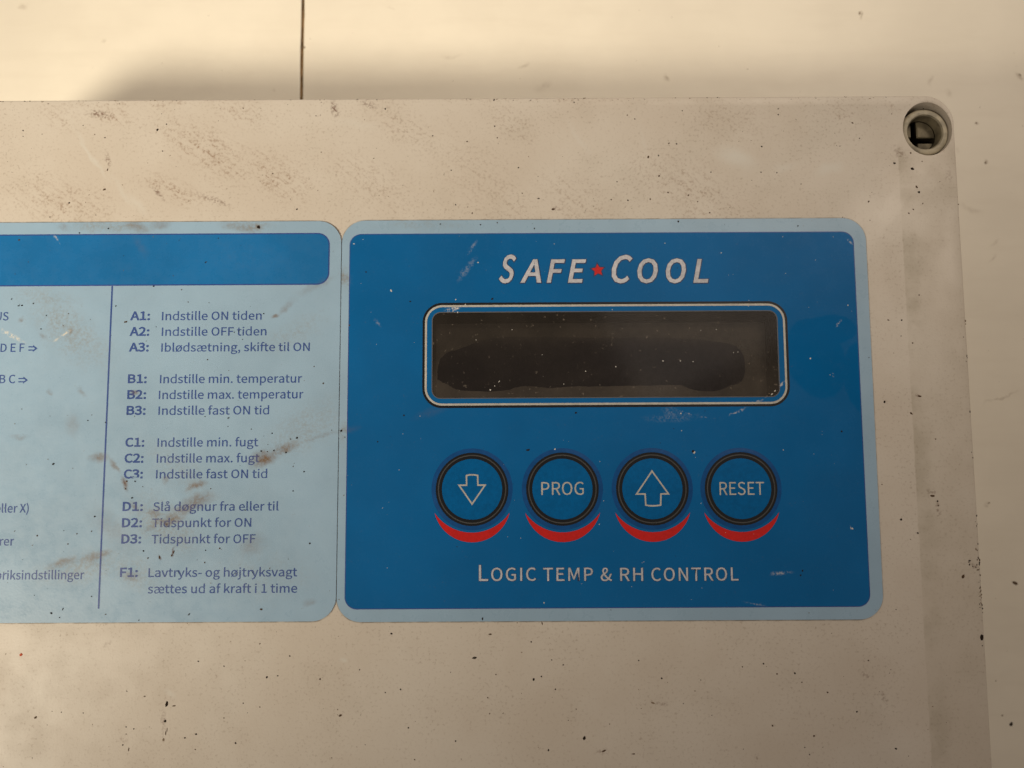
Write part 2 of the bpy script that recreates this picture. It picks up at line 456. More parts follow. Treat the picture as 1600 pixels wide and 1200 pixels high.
def rrect(rect, inset=0.0, n=10):
    x0, y0, x1, y1, r = rect
    x0 += inset; y0 += inset; x1 -= inset; y1 -= inset
    r = max(r - inset, 0.0002)
    pts = []
    for cx, cy, a0 in ((x1 - r, y1 - r, 0), (x0 + r, y1 - r, 90), (x0 + r, y0 + r, 180), (x1 - r, y0 + r, 270)):
        for i in range(n + 1):
            a = math.radians(a0 + 90 * i / n)
            pts.append((cx + r * math.cos(a), cy + r * math.sin(a)))
    return pts


def circle(cx, cy, rx, ry=None, n=64):
    ry = ry or rx
    return [(cx + rx * math.cos(2 * math.pi * i / n), cy + ry * math.sin(2 * math.pi * i / n)) for i in range(n)]


def sheet_mesh(contours, z, offset=0.0, thick=0.0, k=1000.0):
    """a filled flat shape (holes by even-odd) as a mesh; offset fattens it, thick gives it a body below z"""
    cv = bpy.data.curves.new('shape', 'CURVE')
    cv.dimensions, cv.fill_mode = '2D', 'BOTH'
    cv.offset = offset * k
    cv.extrude = thick * k / 2
    for pts in contours:
        s = cv.splines.new('POLY')
        s.points.add(len(pts) - 1)
        for q, (x, y) in zip(s.points, pts):
            q.co = (x * k, y * k, 0, 1)
        s.use_cyclic_u = True
    ob = bpy.data.objects.new('shape', cv)
    C.objects.link(ob)
    dg = bpy.context.evaluated_depsgraph_get()
    me = bpy.data.meshes.new_from_object(ob.evaluated_get(dg))
    bpy.data.objects.remove(ob)
    bpy.data.curves.remove(cv)
    me.transform(Matrix.Translation((0, 0, z - thick / 2)) @ Matrix.Scale(1 / k, 4))
    return me


def merge(meshes_slots):
    """several meshes into one, each with its own material slot number"""
    bm = bmesh.new()
    for me, slot in meshes_slots:
        n0 = len(bm.faces)
        bm.from_mesh(me)
        bm.faces.ensure_lookup_table()
        for f in bm.faces[n0:]:
            f.material_index = slot
    me = bpy.data.meshes.new('m')
    bm.to_mesh(me)
    bm.free()
    return me


def lathe(bm, cx, cy, prof, n=64, cap=False, slot=0, slots=None):
    """turn (r, z) points round a vertical axis"""
    rings = []
    for r, z in prof:
        rr = r if isinstance(r, tuple) else (r, r)
        if rr[0] < 1e-7:
            rings.append([bm.verts.new((cx, cy, z))])
        else:
            rings.append([bm.verts.new((x, y, z)) for x, y in circle(cx, cy, rr[0], rr[1], n)])
    for j, (a, b) in enumerate(zip(rings, rings[1:])):
        for i in range(n):
            k = (i + 1) % n
            if len(b) == 1:
                f = bm.faces.new((a[i], a[k], b[0]))
            elif len(a) == 1:
                f = bm.faces.new((a[0], b[k], b[i]))
            else:
                f = bm.faces.new((a[i], a[k], b[k], b[i]))
            f.material_index = slots[j] if slots else slot
    return rings


def bm_mesh(bm):
    bmesh.ops.recalc_face_normals(bm, faces=bm.faces)
    me = bpy.data.meshes.new('m')
    bm.to_mesh(me)
    bm.free()
    return me


def tag(o, label=None, cat=None, group=None, kind=None):
    for k, v in (('label', label), ('category', cat), ('group', group), ('kind', kind)):
        if v:
            o[k] = v
    return o


# letter outlines: advance width and contours, capital height 700
GL = json.loads(r'''{"&":[649,[[247,-12,324,-2,391,25,449,68,505,32,559,5,610,-12,633,60,592,75,548,97,502,127,553,204,593,287,625,377,543,377,518,301,485,232,445,171,380,230,319,297,267,368,343,426,402,493,425,575,409,647,362,695,287,712,203,690,147,632,127,548,133,496,148,441,173,384,105,330,54,265,34,181,62,81,136,13],[392,114,350,84,305,64,258,57,187,73,138,118,119,186,131,237,163,282,208,323,262,248,324,178],[235,425,217,468,205,509,202,549,212,601,242,638,288,651,326,640,348,612,354,573,338,517,294,469]]],"(":[323,[[228,-187,282,-163,214,-20,174,136,160,297,174,457,214,612,282,756,228,781,153,634,105,474,88,297,105,119,153,-40]]],")":[323,[[95,-187,170,-40,218,119,235,297,218,474,170,634,95,781,40,756,109,612,150,457,163,297,150,136,109,-20,40,-163]]],",":[265,[[72,-181,146,-134,194,-66,211,18,202,73,177,108,138,120,105,113,81,92,72,59,81,26,104,5,136,-2,146,-1,134,-54,101,-98,51,-130]]],"-":[331,[[44,234,288,234,288,301,44,301]]],".":[265,[[133,-12,164,-4,187,19,196,53,187,89,164,112,133,120,101,112,78,89,70,53,78,19,101,-4]]],"1":[530,[[84,0,468,0,468,73,328,73,328,700,261,700,220,680,172,663,116,650,116,595,241,595,241,73,84,73]]],"2":[530,[[42,0,482,0,482,75,288,75,251,74,212,72,174,69,318,220,414,366,449,507,424,616,353,687,244,712,164,700,97,664,38,610,89,561,131,602,180,631,234,642,306,624,349,575,363,503,329,375,223,227,42,52]]],"3":[530,[[251,-12,365,12,446,80,477,187,456,272,403,331,329,365,329,370,394,406,437,462,453,538,426,632,354,692,248,712,174,701,110,672,53,629,100,574,143,609,192,633,245,642,309,628,349,589,364,531,346,463,285,415,170,397,170,330,299,313,367,264,388,190,370,121,320,76,245,60,175,72,118,101,73,140,28,84,82,37,155,1]]],":":[265,[[133,372,164,381,187,404,196,439,187,474,164,498,133,506,101,498,78,474,70,439,78,404,101,381],[133,-12,164,-4,187,19,196,53,187,89,164,112,133,120,101,112,78,89,70,53,78,19,101,-4]]],"A":[581,[[4,0,93,0,160,214,416,214,483,0,577,0,339,700,241,700],[182,284,217,392,241,470,264,548,286,628,290,628,313,549,336,470,361,392,394,284]]],"B":[627,[[96,0,319,0,457,23,550,91,584,205,566,287,516,343,442,372,442,377,498,410,532,463,544,529,513,628,429,683,304,700,96,700],[184,403,184,630,292,630,384,619,439,583,457,518,440,456,386,417,288,403],[184,71,184,334,307,334,411,321,475,279,498,208,475,131,410,85,307,71]]],"C":[609,[[360,-12,444,-1,515,33,575,88,526,144,479,102,426,74,364,65,248,100,173,199,146,352,174,503,251,601,367,635,422,627,470,604,510,569,558,626,509,669,444,700,366,712,206,669,96,544,55,350,96,155,203,31]]],"D":[657,[[96,0,275,0,453,42,563,163,601,352,563,542,452,660,271,700,96,700],[184,73,184,628,264,628,401,596,483,503,510,352,483,201,401,106,264,73]]],"E":[562,[[96,0,510,0,510,75,184,75,184,330,450,330,450,406,184,406,184,626,499,626,499,700,96,700]]],"F":[527,[[96,0,184,0,184,314,452,314,452,389,184,389,184,626,499,626,499,700,96,700]]],"G":[658,[[371,-12,459,-2,532,27,587,69,587,363,357,363,357,289,506,289,506,106,472,84,429,70,380,65,253,100,173,199,146,352,175,503,256,601,379,635,441,626,491,602,530,569,578,626,529,667,463,699,376,712,211,669,97,544,55,350,96,155,208,31]]],"H":[695,[[96,0,184,0,184,330,511,330,511,0,600,0,600,700,511,700,511,407,184,407,184,700,96,700]]],"I":[280,[[96,0,184,0,184,700,96,700]]],"L":[519,[[96,0,491,0,491,75,184,75,184,700,96,700]]],"M":[775,[[96,0,176,0,176,388,174,454,170,527,164,594,168,594,224,435,357,71,416,71,548,435,605,594,608,594,603,527,599,454,597,388,597,0,679,0,679,700,573,700,439,326,423,277,408,228,391,180,387,180,370,228,354,277,336,326,202,700,96,700]]],"N":[690,[[96,0,180,0,180,368,178,441,173,515,169,586,173,586,248,442,503,0,594,0,594,700,510,700,510,336,512,262,517,187,522,115,518,115,442,259,186,700,96,700]]],"O":[709,[[354,-12,510,32,615,158,653,352,615,545,510,669,354,712,199,669,94,545,55,352,94,158,199,32],[354,65,244,101,172,200,146,352,172,503,244,601,354,635,464,601,537,503,562,352,537,200,464,101]]],"P":[605,[[96,0,184,0,184,279,300,279,435,302,525,373,558,495,525,616,433,681,296,700,96,700],[184,350,184,628,285,628,387,616,449,575,470,495,450,413,390,366,288,350]]],"R":[606,[[184,368,184,628,302,628,395,617,452,577,472,504,452,428,395,383,302,368],[480,0,580,0,402,307,485,344,540,409,560,504,528,619,442,682,315,700,96,700,96,0,184,0,184,297,310,297]]],"S":[569,[[290,-12,417,14,499,85,528,186,509,273,457,332,384,373,285,416,230,442,186,478,168,534,184,588,230,623,299,635,360,627,412,605,458,570,504,626,448,671,378,701,299,712,185,688,107,623,78,527,101,441,155,384,221,348,321,304,381,274,423,237,438,179,421,119,371,79,291,65,220,76,154,106,98,152,46,91,114,36,196,0]]],"T":[572,[[242,0,330,0,330,626,542,626,542,700,30,700,30,626,242,626]]],"U":[689,[[345,-12,473,16,562,111,596,288,596,700,511,700,511,286,488,154,429,85,345,65,262,85,203,154,181,286,181,700,94,700,94,288,127,111,216,16]]],"X":[547,[[16,0,110,0,210,189,228,225,247,262,266,303,270,303,330,189,435,0,532,0,327,357,518,700,425,700,331,521,315,489,299,456,282,418,278,418,257,456,240,489,223,521,127,700,30,700,221,362]]],"a":[538,[[207,-12,269,-2,327,25,379,62,382,62,390,0,461,0,461,319,443,431,385,505,282,532,202,521,133,495,78,464,112,404,157,431,209,451,267,459,333,440,366,392,374,329,194,292,90,229,56,135,76,55,129,5],[232,58,185,66,153,93,140,140,162,199,236,243,374,270,374,126,326,89,280,66]]],"b":[590,[[316,-12,427,21,509,116,541,267,518,407,448,499,335,532,278,522,223,496,172,459,176,552,176,760,88,760,88,0,158,0,165,53,169,53,216,18,267,-4],[302,61,264,66,221,83,176,115,176,388,223,426,269,450,313,458,393,434,437,368,451,266,431,156,379,86]]],"d":[592,[[265,-12,324,-2,377,24,422,61,425,61,433,0,504,0,504,760,416,760,416,561,421,472,376,504,330,525,275,532,164,498,82,404,51,259,77,112,151,19],[284,61,206,85,157,153,140,260,161,364,215,433,290,458,333,453,374,435,416,404,416,132,373,92,330,69]]],"e":[529,[[298,-12,363,-5,419,13,468,40,437,98,398,76,355,62,308,57,220,80,161,142,136,239,485,239,489,288,465,417,394,502,282,532,169,499,84,405,50,259,83,113,172,20],[135,301,162,388,215,443,284,462,353,444,397,389,413,301]]],"f":[310,[[32,448,102,448,102,0,189,0,189,448,299,448,299,519,189,519,189,601,197,657,221,691,263,703,282,701,301,696,321,689,340,756,314,765,285,770,253,773,168,752,118,693,102,602,102,519,32,514]]],"g":[539,[[263,-239,402,-214,493,-149,525,-59,505,11,445,51,345,64,243,64,188,71,160,91,152,120,156,146,168,165,185,182,210,173,236,166,262,164,358,186,426,249,452,345,446,387,432,423,410,452,516,452,516,519,335,519,315,525,290,530,262,532,165,509,95,445,68,347,78,289,103,241,136,207,136,203,108,179,87,147,78,107,84,70,101,42,125,22,125,17,84,-16,58,-56,49,-100,76,-176,151,-223],[262,223,207,239,167,281,152,347,167,412,206,453,262,468,318,453,358,412,372,347,357,281,317,239],[275,-179,194,-167,143,-136,125,-88,130,-58,147,-28,178,0,201,-5,224,-7,244,-8,334,-8,392,-14,427,-35,439,-74,419,-125,362,-163]]],"h":[580,[[88,0,176,0,176,376,223,420,268,447,317,456,373,441,405,396,415,317,415,0,502,0,502,329,485,440,433,508,344,532,278,520,222,489,172,445,176,552,176,760,88,760]]],"i":[263,[[88,0,176,0,176,519,88,519],[132,626,162,633,183,653,190,684,183,713,162,733,132,740,102,733,82,713,74,684,82,653,102,633]]],"j":[263,[[33,-231,116,-210,162,-151,176,-59,176,519,89,519,89,-59,84,-114,64,-149,25,-161,7,-160,-10,-156,-25,-152,-42,-218,-21,-225,4,-229],[132,626,162,633,182,653,190,684,182,713,162,733,132,740,101,733,81,713,74,684,81,653,101,633]]],"k":[527,[[88,0,174,0,174,137,271,250,423,0,518,0,322,309,495,519,397,519,178,245,174,245,174,760,88,760]]],"l":[271,[[180,-12,201,-11,217,-8,230,-5,218,62,200,60,187,64,179,76,176,97,176,760,88,760,88,103,97,40,127,1]]],"m":[884,[[88,0,176,0,176,376,221,421,265,447,306,456,360,441,392,396,402,317,402,0,489,0,489,376,536,421,579,447,620,456,674,441,706,396,716,317,716,0,803,0,803,329,786,440,734,508,647,532,586,519,529,484,475,433,446,486,399,520,331,532,272,520,218,488,170,443,168,443,159,519,88,519]]],"n":[583,[[88,0,176,0,176,376,223,420,268,447,317,456,373,441,405,396,415,317,415,0,502,0,502,329,485,440,433,508,344,532,278,520,221,488,170,443,168,443,159,519,88,519]]],"o":[579,[[289,-12,408,20,495,112,529,259,495,406,408,500,289,532,171,500,84,406,50,259,84,112,171,20],[289,60,211,85,158,154,139,259,158,364,211,433,289,458,368,433,421,364,440,259,421,154,368,85]]],"p":[592,[[88,-219,176,-219,176,-43,173,48,220,15,269,-6,316,-12,427,21,509,116,541,267,518,407,448,499,335,532,276,522,220,495,170,458,168,458,159,519,88,519],[302,61,264,66,221,83,176,115,176,388,224,426,270,450,313,458,393,434,437,368,451,266,431,156,379,86]]],"r":[371,[[88,0,176,0,176,333,215,404,260,442,306,454,325,453,340,450,356,445,372,520,356,527,338,531,317,532,262,519,212,481,170,424,168,424,159,519,88,519]]],"s":[447,[[223,-12,327,9,390,64,412,141,388,220,328,267,254,299,199,321,158,349,142,389,153,426,184,454,239,464,282,458,320,442,356,418,398,473,353,502,299,524,238,532,141,512,80,459,59,385,82,312,139,266,210,235,266,212,311,181,329,137,317,96,283,66,226,55,169,63,119,85,73,117,31,59,86,22,152,-3]]],"t":[360,[[250,-12,283,-10,316,-3,347,7,329,73,311,65,290,60,270,58,223,70,197,104,190,158,190,448,331,448,331,519,190,519,190,665,117,665,108,519,26,514,26,448,103,448,103,160,117,69,163,9]]],"u":[580,[[240,-12,305,-1,360,32,411,81,414,81,420,0,493,0,493,519,406,519,406,151,359,101,315,72,265,63,210,77,178,122,168,201,168,519,80,519,80,190,97,79,150,11]]],"v":[498,[[200,0,302,0,485,519,399,519,301,223,285,172,269,121,253,71,248,71,201,223,103,519,12,519]]],"x":[476,[[14,0,106,0,176,121,193,153,211,184,228,214,233,214,253,184,272,153,289,121,366,0,461,0,290,262,448,519,357,519,293,405,247,318,243,318,225,347,208,376,192,405,122,519,28,519,185,270]]],"y":[498,[[96,-223,184,-199,247,-135,290,-44,485,519,400,519,307,231,265,84,260,84,242,134,225,183,208,231,103,519,12,519,221,-1,209,-40,182,-98,144,-137,93,-152,78,-150,64,-147,53,-143,35,-213,53,-219,74,-222]]],"å":[538,[[207,-12,269,-2,327,25,379,62,382,62,390,0,461,0,461,319,443,431,385,505,282,532,202,521,133,495,78,464,112,404,157,431,209,451,267,459,333,440,366,392,374,329,194,292,90,229,56,135,76,55,129,5],[232,58,185,66,153,93,140,140,162,199,236,243,374,270,374,126,326,89,280,66],[286,592,347,605,387,642,401,696,387,750,347,787,286,800,224,787,183,750,169,696,183,642,224,605],[286,630,254,638,233,661,224,696,233,731,254,754,286,762,316,754,338,731,347,696,338,661,316,638]]],"æ":[838,[[215,-12,284,-1,355,31,426,85,471,37,531,1,609,-12,674,-5,729,13,777,40,745,101,706,79,666,64,619,58,538,81,481,144,457,239,794,239,796,253,798,269,798,286,775,416,708,501,600,532,533,518,476,480,429,421,398,480,348,518,280,532,206,521,139,495,85,464,119,404,164,431,215,451,270,459,336,440,368,392,377,329,199,293,96,230,63,135,83,55,137,5],[240,58,193,66,160,93,148,140,170,200,244,243,376,270,377,244,379,205,386,168,396,138,346,94,291,67],[457,296,482,384,531,442,597,462,664,443,706,387,721,296]]],"ø":[579,[[88,-25,141,40,186,11,236,-6,289,-12,408,20,495,112,529,259,522,330,503,391,473,442,530,512,491,543,437,478,393,508,343,526,289,532,171,500,84,406,50,259,57,187,76,126,107,75,50,6],[289,58,252,63,219,77,190,99,419,377,433,342,441,301,444,255,424,152,369,83],[160,141,147,176,138,217,136,263,156,366,210,436,289,461,327,457,360,442,390,419]]]," ":[214,[]]}''')


def text_contours(s, xl, xr, y, cap, slant=0.0, track=0.0, small=None, natural=None):
    """outlines of one line; ink runs from xl to xr (natural: right-aligned at xr with that width factor)"""
    out, pen = [], 0.0
    for ch in s:
        f = 1.0
        adv, cs = GL[ch]
        for c in cs:
            out.append([(pen + c[i] * f, c[i + 1] * f) for i in range(0, len(c), 2)])
        pen += adv * f + track
    x0 = min(p[0] for c in out for p in c)
    x1 = max(p[0] for c in out for p in c)
    k = cap / 700.0
    kx = k * natural if natural else (xr - xl) / (x1 - x0)
    if natural:
        xl = xr - (x1 - x0) * kx
    return [[(xl + (px - x0) * kx + slant * py * k, y + py * k) for px, py in c] for c in out]


# ------------------------------------------------------------------ the floor
def box_bm(bm, x0, y0, z0, x1, y1, z1, slot=0):
    v = [bm.verts.new(p) for p in ((x0, y0, z0), (x1, y0, z0), (x1, y1, z0), (x0, y1, z0),
                                   (x0, y0, z1), (x1, y0, z1), (x1, y1, z1), (x0, y1, z1))]
    for f in ((3, 2, 1, 0), (4, 5, 6, 7), (0, 1, 5, 4), (1, 2, 6, 5), (2, 3, 7, 6), (3, 0, 4, 7)):
        bm.faces.new([v[i] for i in f]).material_index = slot


gx = at(472, 78, 0).x
bm = bmesh.new()
rng = random.Random(3)
N = 220
ys = [-0.6 + 1.2 * i / N for i in range(N + 1)]
# two painted boards with slightly ragged, softened edges, and the dirty joint between them
for s, xfar in ((-1, -0.7), (1, 0.7)):
    prof = []
    for y in ys:
        e = gx + s * (0.34 + rng.uniform(-0.05, 0.07)) * MM
        prof.append([bm.verts.new(p) for p in ((xfar, y, 0), (e + s * 0.35 * MM, y, 0), (e + s * 0.1 * MM, y, -0.1 * MM),
                                               (e, y, -0.35 * MM), (e, y, -6 * MM))])
    for a, b in zip(prof, prof[1:]):
        for j in range(4):
            q = (a[j], a[j + 1], b[j + 1], b[j]) if s < 0 else (a[j + 1], a[j], b[j], b[j + 1])
            bm.faces.new(q).material_index = 1 if j >= 2 else 0
v = [bm.verts.new(p) for p in ((gx - 2 * MM, -0.6, -0.6 * MM), (gx + 2 * MM, -0.6, -0.6 * MM), (gx + 2 * MM, 0.6, -0.6 * MM), (gx - 2 * MM, 0.6, -0.6 * MM))]
bm.faces.new(v).material_index = 1
me = bpy.data.meshes.new('floor')
bm.to_mesh(me)
bm.free()
floor = link('floor', me, [MT['floor'], MT['gap']])
tag(floor, 'cream white painted floor boards with a dark joint', kind='structure')

# ------------------------------------------------------------------ the control box
RX, TY = at(1521.5, 700).x, at(800, 152.5).y
BW, BD = 0.256, 0.165
box_rect = (RX - BW, TY - BD, RX, TY, 5.4 * MM)
box = bpy.data.objects.new('control_box', None)
C.objects.link(box)
box.location = (RX - BW / 2, TY - BD / 2, 0)
box.empty_display_size = 0.02
tag(box, 'grubby light grey control box with blue labels, small display and four round buttons', 'control box')

# lid: top face with openings for the corner screw and for the display
hole = at(1450, 201)
hx, hy = RX - 5.15 * MM, hole.y
HRX, HRY = 4.62 * MM, 5.18 * MM
win = (at(676, 560).x, at(900, 621.0).y, at(1215, 560).x, at(900, 488).y, 1.5 * MM)
bm = bmesh.new()
LIDT = 24 * MM
rows = [(0.34, 0.0), (0.20, -0.05), (0.08, -0.16), (0.02, -0.36), (0.0, -0.8), (-0.10, -12.0), (-0.15, -LIDT / MM)]
loops = []
for ins, z in rows:
    loops.append([bm.verts.new((x, y, H + z * MM)) for x, y in rrect(box_rect, ins * MM, 16)])
for a, b in zip(loops, loops[1:]):
    for i in range(len(a)):
        k = (i + 1) % len(a)
        bm.faces.new((a[i], b[i], b[k], a[k]))
hl = []
for d, z in ((0.14, 0.0), (0.04, -0.05), (0.0, -0.2), (-0.10, -2.5), (-0.12, -9.0)):
    hl.append([bm.verts.new((x, y, H + z * MM)) for x, y in circle(hx, hy, HRX + d * MM, HRY + d * MM, 64)])
for a, b in zip(hl, hl[1:]):
    for i in range(64):
        k = (i + 1) % 64
        bm.faces.new((a[i], a[k], b[k], b[i]))
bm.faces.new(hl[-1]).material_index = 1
wl = []
for z in (0.0, -3.6):
    wl.append([bm.verts.new((x, y, H + z * MM)) for x, y in rrect(win, 0, 6)])
for i in range(len(wl[0])):
    k = (i + 1) % len(wl[0])
    bm.faces.new((wl[0][i], wl[0][k], wl[1][k], wl[1][i])).material_index = 2
bm.faces.new(wl[1]).material_index = 2
edges = []
for lp in (loops[0], hl[0], wl[0]):
    for i in range(len(lp)):
        e = bm.edges.get((lp[i], lp[(i + 1) % len(lp)]))
        edges.append(e)
res = bmesh.ops.triangle_fill(bm, edges=edges, use_beauty=True, use_dissolve=False, normal=(0, 0, 1))
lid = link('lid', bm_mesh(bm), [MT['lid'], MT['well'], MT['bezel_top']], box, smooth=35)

# base under the lid, set in a little
bm = bmesh.new()
loops = []
for ins, z in ((0.9, H - LIDT + 1 * MM), (0.9, H - LIDT - 1.2 * MM), (0.1, H - LIDT - 1.3 * MM), (0.0, H - LIDT - 1.8 * MM), (0.8, 0.0005)):
    loops.append([bm.verts.new((x, y, z)) for x, y in rrect(box_rect, ins * MM, 16)])
for a, b in zip(loops, loops[1:]):
    for i in range(len(a)):
        k = (i + 1) % len(a)
        bm.faces.new((a[i], b[i], b[k], a[k]))
bm.faces.new(loops[0])
bm.faces.new(list(reversed(loops[-1])))
link('base_housing', bm_mesh(bm), MT['base'], box, smooth=35)

# corner screw: ring, tapered bowl, four raised pads round a cross slot
bm = bmesh.new()
sx, sy, zt = hx + 0.02 * MM, hy - 0.28 * MM, H - 0.85 * MM
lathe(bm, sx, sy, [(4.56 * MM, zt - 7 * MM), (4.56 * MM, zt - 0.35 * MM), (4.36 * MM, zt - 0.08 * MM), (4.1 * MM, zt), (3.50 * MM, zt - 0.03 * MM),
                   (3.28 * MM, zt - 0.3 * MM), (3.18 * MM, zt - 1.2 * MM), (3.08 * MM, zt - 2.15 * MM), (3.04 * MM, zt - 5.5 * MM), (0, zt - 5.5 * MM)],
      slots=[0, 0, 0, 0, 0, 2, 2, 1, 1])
# four raised pads left standing between the arms of the (off-centre) cross slot
ox, oy, g, R = -0.95 * MM, -0.75 * MM, 0.56 * MM, 3.02 * MM
for qx, qy in ((1, 1), (1, -1), (-1, 1), (-1, -1)):
    xa, ya = ox + qx * g, oy + qy * g
    yb, xb = qy * math.sqrt(R * R - xa * xa), qx * math.sqrt(R * R - ya * ya)
    t0, t1 = math.atan2(yb, xa), math.atan2(ya, xb)
    if t1 - t0 > math.pi: t1 -= 2 * math.pi
    if t0 - t1 > math.pi: t1 += 2 * math.pi
    pts = [(xa, ya)] + [(R * math.cos(t0 + (t1 - t0) * i / 10), R * math.sin(t0 + (t1 - t0) * i / 10)) for i in range(11)]
    def ring(k, z):
        mx, my = sum(p[0] for p in pts) / 12, sum(p[1] for p in pts) / 12
        return [bm.verts.new((sx + mx + (x - mx) * k, sy + my + (y - my) * k, z)) for x, y in pts]
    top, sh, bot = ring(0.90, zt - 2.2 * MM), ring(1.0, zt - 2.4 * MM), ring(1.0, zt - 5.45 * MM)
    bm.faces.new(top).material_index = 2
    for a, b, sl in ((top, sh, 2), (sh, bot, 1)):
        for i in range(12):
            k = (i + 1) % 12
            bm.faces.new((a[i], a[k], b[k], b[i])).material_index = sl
link('cover_screw', bm_mesh(bm), [MT['screw'], MT['well'], MT['screw_shaded_dirty']], box, smooth=40)

# ---- instruction label
E1 = 0.02 * MM                 # one layer of print
lab = link('instruction_label', sheet_mesh([rrect(lab_l, 0, 14)], ZL, thick=0.24 * MM), MT['label'], box)
tag(lab, 'pale blue instruction label with violet blue lines of text')
k1 = sheet_mesh([rrect(bar_l, 0, 12)], ZL + E1)
k2 = sheet_mesh([rrect(bar_l, 0.22 * MM, 12)], ZL + 2 * E1)
link('header_bar', merge([(k1, 0), (k2, 1)]), [MT['edge_blue'], MT['blue_bar']], lab)
a, b = at(175.5, 446.5, ZL), at(154, 951, ZL)
dvx = (a.x + b.x) / 2
link('divider_line', sheet_mesh([[(dvx - .15 * MM, b.y), (dvx + .15 * MM, b.y), (dvx + .15 * MM, a.y - .05 * MM), (dvx - .15 * MM, a.y - .05 * MM)]], ZL + E1), MT['ink'], lab)

CAPT = 12.9 / 8.5 * MM


def px_line(s, x0, x1, y, z, cap, **kw):
    A, B = at(x0, y, z), at(x1, y, z)
    return text_contours(s, A.x, B.x, (A.y + B.y) / 2, cap, **kw)


rows = [('A1:', 203.5, 234, 'Indstille ON tiden', 253, 408.5, 499.8),
        ('A2:', 202.5, 233, 'Indstille OFF tiden', 252.7, 416, 524.3),
        ('A3:', 201.5, 232, 'Iblødsætning, skifte til ON', 252, 483.7, 548.8),
        ('B1:', 199.7, 228.8, 'Indstille min. temperatur', 249.9, 471.6, 598.2),
        ('B2:', 198.7, 227.8, 'Indstille max. temperatur', 248.2, 473.7, 622.9),
        ('B3:', 197.5, 227, 'Indstille fast ON tid', 247.5, 420, 647.7),
        ('C1:', 195.6, 225, 'Indstille min. fugt', 246, 403, 697.6),
        ('C2:', 194.3, 223.8, 'Indstille max. fugt', 244.8, 405, 722.5),
        ('C3:', 193.2, 222.8, 'Indstille fast ON tid', 243.8, 417, 747.2),
        ('D1:', 191.5, 222.8, 'Slå døgnur fra eller til', 239.3, 434.9, 798.0),
        ('D2:', 190.4, 221.5, 'Tidspunkt for ON', 237.6, 392.2, 823.4),
        ('D3:', 189.4, 220, 'Tidspunkt for OFF', 236.6, 398.8, 848.8),
        ('F1:', 187.3, 214.8, 'Lavtryks- og højtryksvagt', 231.9, 464, 901.0),
        (None, 0, 0, 'sættes ud af kraft i 1 time', 230.7, 464, 926.5)]
ZT = ZL + 1.4 * E1
for code, c0, c1, s, x0, x1, y in rows:
    parts = [(sheet_mesh(px_line(s, x0, x1, y, ZT, CAPT), ZT, offset=0.016 * MM), 0)]
    if code:
        parts.append((sheet_mesh(px_line(code, c0 + .5, c1 - .5, y, ZT, CAPT), ZT, offset=0.066 * MM), 0))
    link('printed_text', merge(parts), MT['ink'], lab)


def double_arrow(x0, x1, y):
    """a small double-shafted arrow printed after the letters"""
    A, B = at(x0, y, ZT), at(x1, y, ZT)
    w, t, hh = B.x - A.x, 0.20 * MM, 0.62 * MM
    cs = []
    for s in (1, -1):
        yy = A.y + s * 0.30 * MM
        cs.append([(A.x, yy - t / 2), (A.x + w * .72, yy - t / 2), (A.x + w * .72, yy + t / 2), (A.x, yy + t / 2)])
    cs.append([(B.x, A.y), (A.x + w * .52, A.y + hh), (A.x + w * .52, A.y + hh - .26 * MM), (B.x - .42 * MM, A.y),
               (A.x + w * .52, A.y - hh + .26 * MM), (A.x + w * .52, A.y - hh)])
    return [(sheet_mesh([c], ZT + 0.002 * MM * i), 0) for i, c in enumerate(cs)]


left = [('US', 12.8, 500.5, .96, None), ('rer', 21.3, 852.3, .98, None), ('eller X)', 44.3, 800.7, .95, None),
        ('fabriksindstillinger', 131, 904.9, .98, None),
        ('D E F', 37.6, 549.6, .98, (44.2, 58.4, 544.5)), ('B C', 23.2, 598.6, 1.0, (28.6, 43.4, 594))]
for s, x1, y, nat, arr in left:
    parts = [(sheet_mesh(px_line(s, x1, x1, y, ZT, CAPT, natural=nat), ZT, offset=0.016 * MM), 0)]
    if arr:
        parts += double_arrow(*arr)
    link('printed_text', merge(parts), MT['ink'], lab)

# ---- control label, with an opening where the display shows
lab2 = link('control_label', sheet_mesh([rrect(lab_r, 0, 14), rrect(win, 0, 6)], ZL, thick=0.24 * MM), MT['label_r'], box)
tag(lab2, 'dark blue control label with pale blue rim and silver lettering')
f1 = sheet_mesh([rrect(blu_r, 0, 12), rrect(win, 0, 6)], ZL + E1)
f2 = sheet_mesh([rrect(blu_r, 0.15 * MM, 12), rrect(win, -0.02 * MM, 6)], ZL + 2 * E1)
link('blue_field', merge([(f1, 0), (f2, 1)]), [MT['edge_blue'], MT['blue']], lab2)

ZP = ZL + 3 * E1
UP = E1 * 0.8


def outlined(name, contours, mat, parent, bold, edge, dx=0.0, dy=0.0):
    a = sheet_mesh([[(x + dx, y + dy) for x, y in c] for c in contours], ZP, offset=bold + edge)
    b = sheet_mesh(contours, ZP + UP, offset=bold)
    return link(name, merge([(a, 0), (b, 1)]), [MT['shadow_ink'], mat], parent)


pxm = MM / 8.49


def brand(s, x0, x1, y, cap, slant, bold):
    dx = slant * cap
    A, B = at(x0, y, ZP), at(x1, y, ZP)
    # the slant pushes the top of the last letter right, so the ink box is set from its feet
    return text_contours(s, A.x, B.x, A.y, cap, slant=slant)


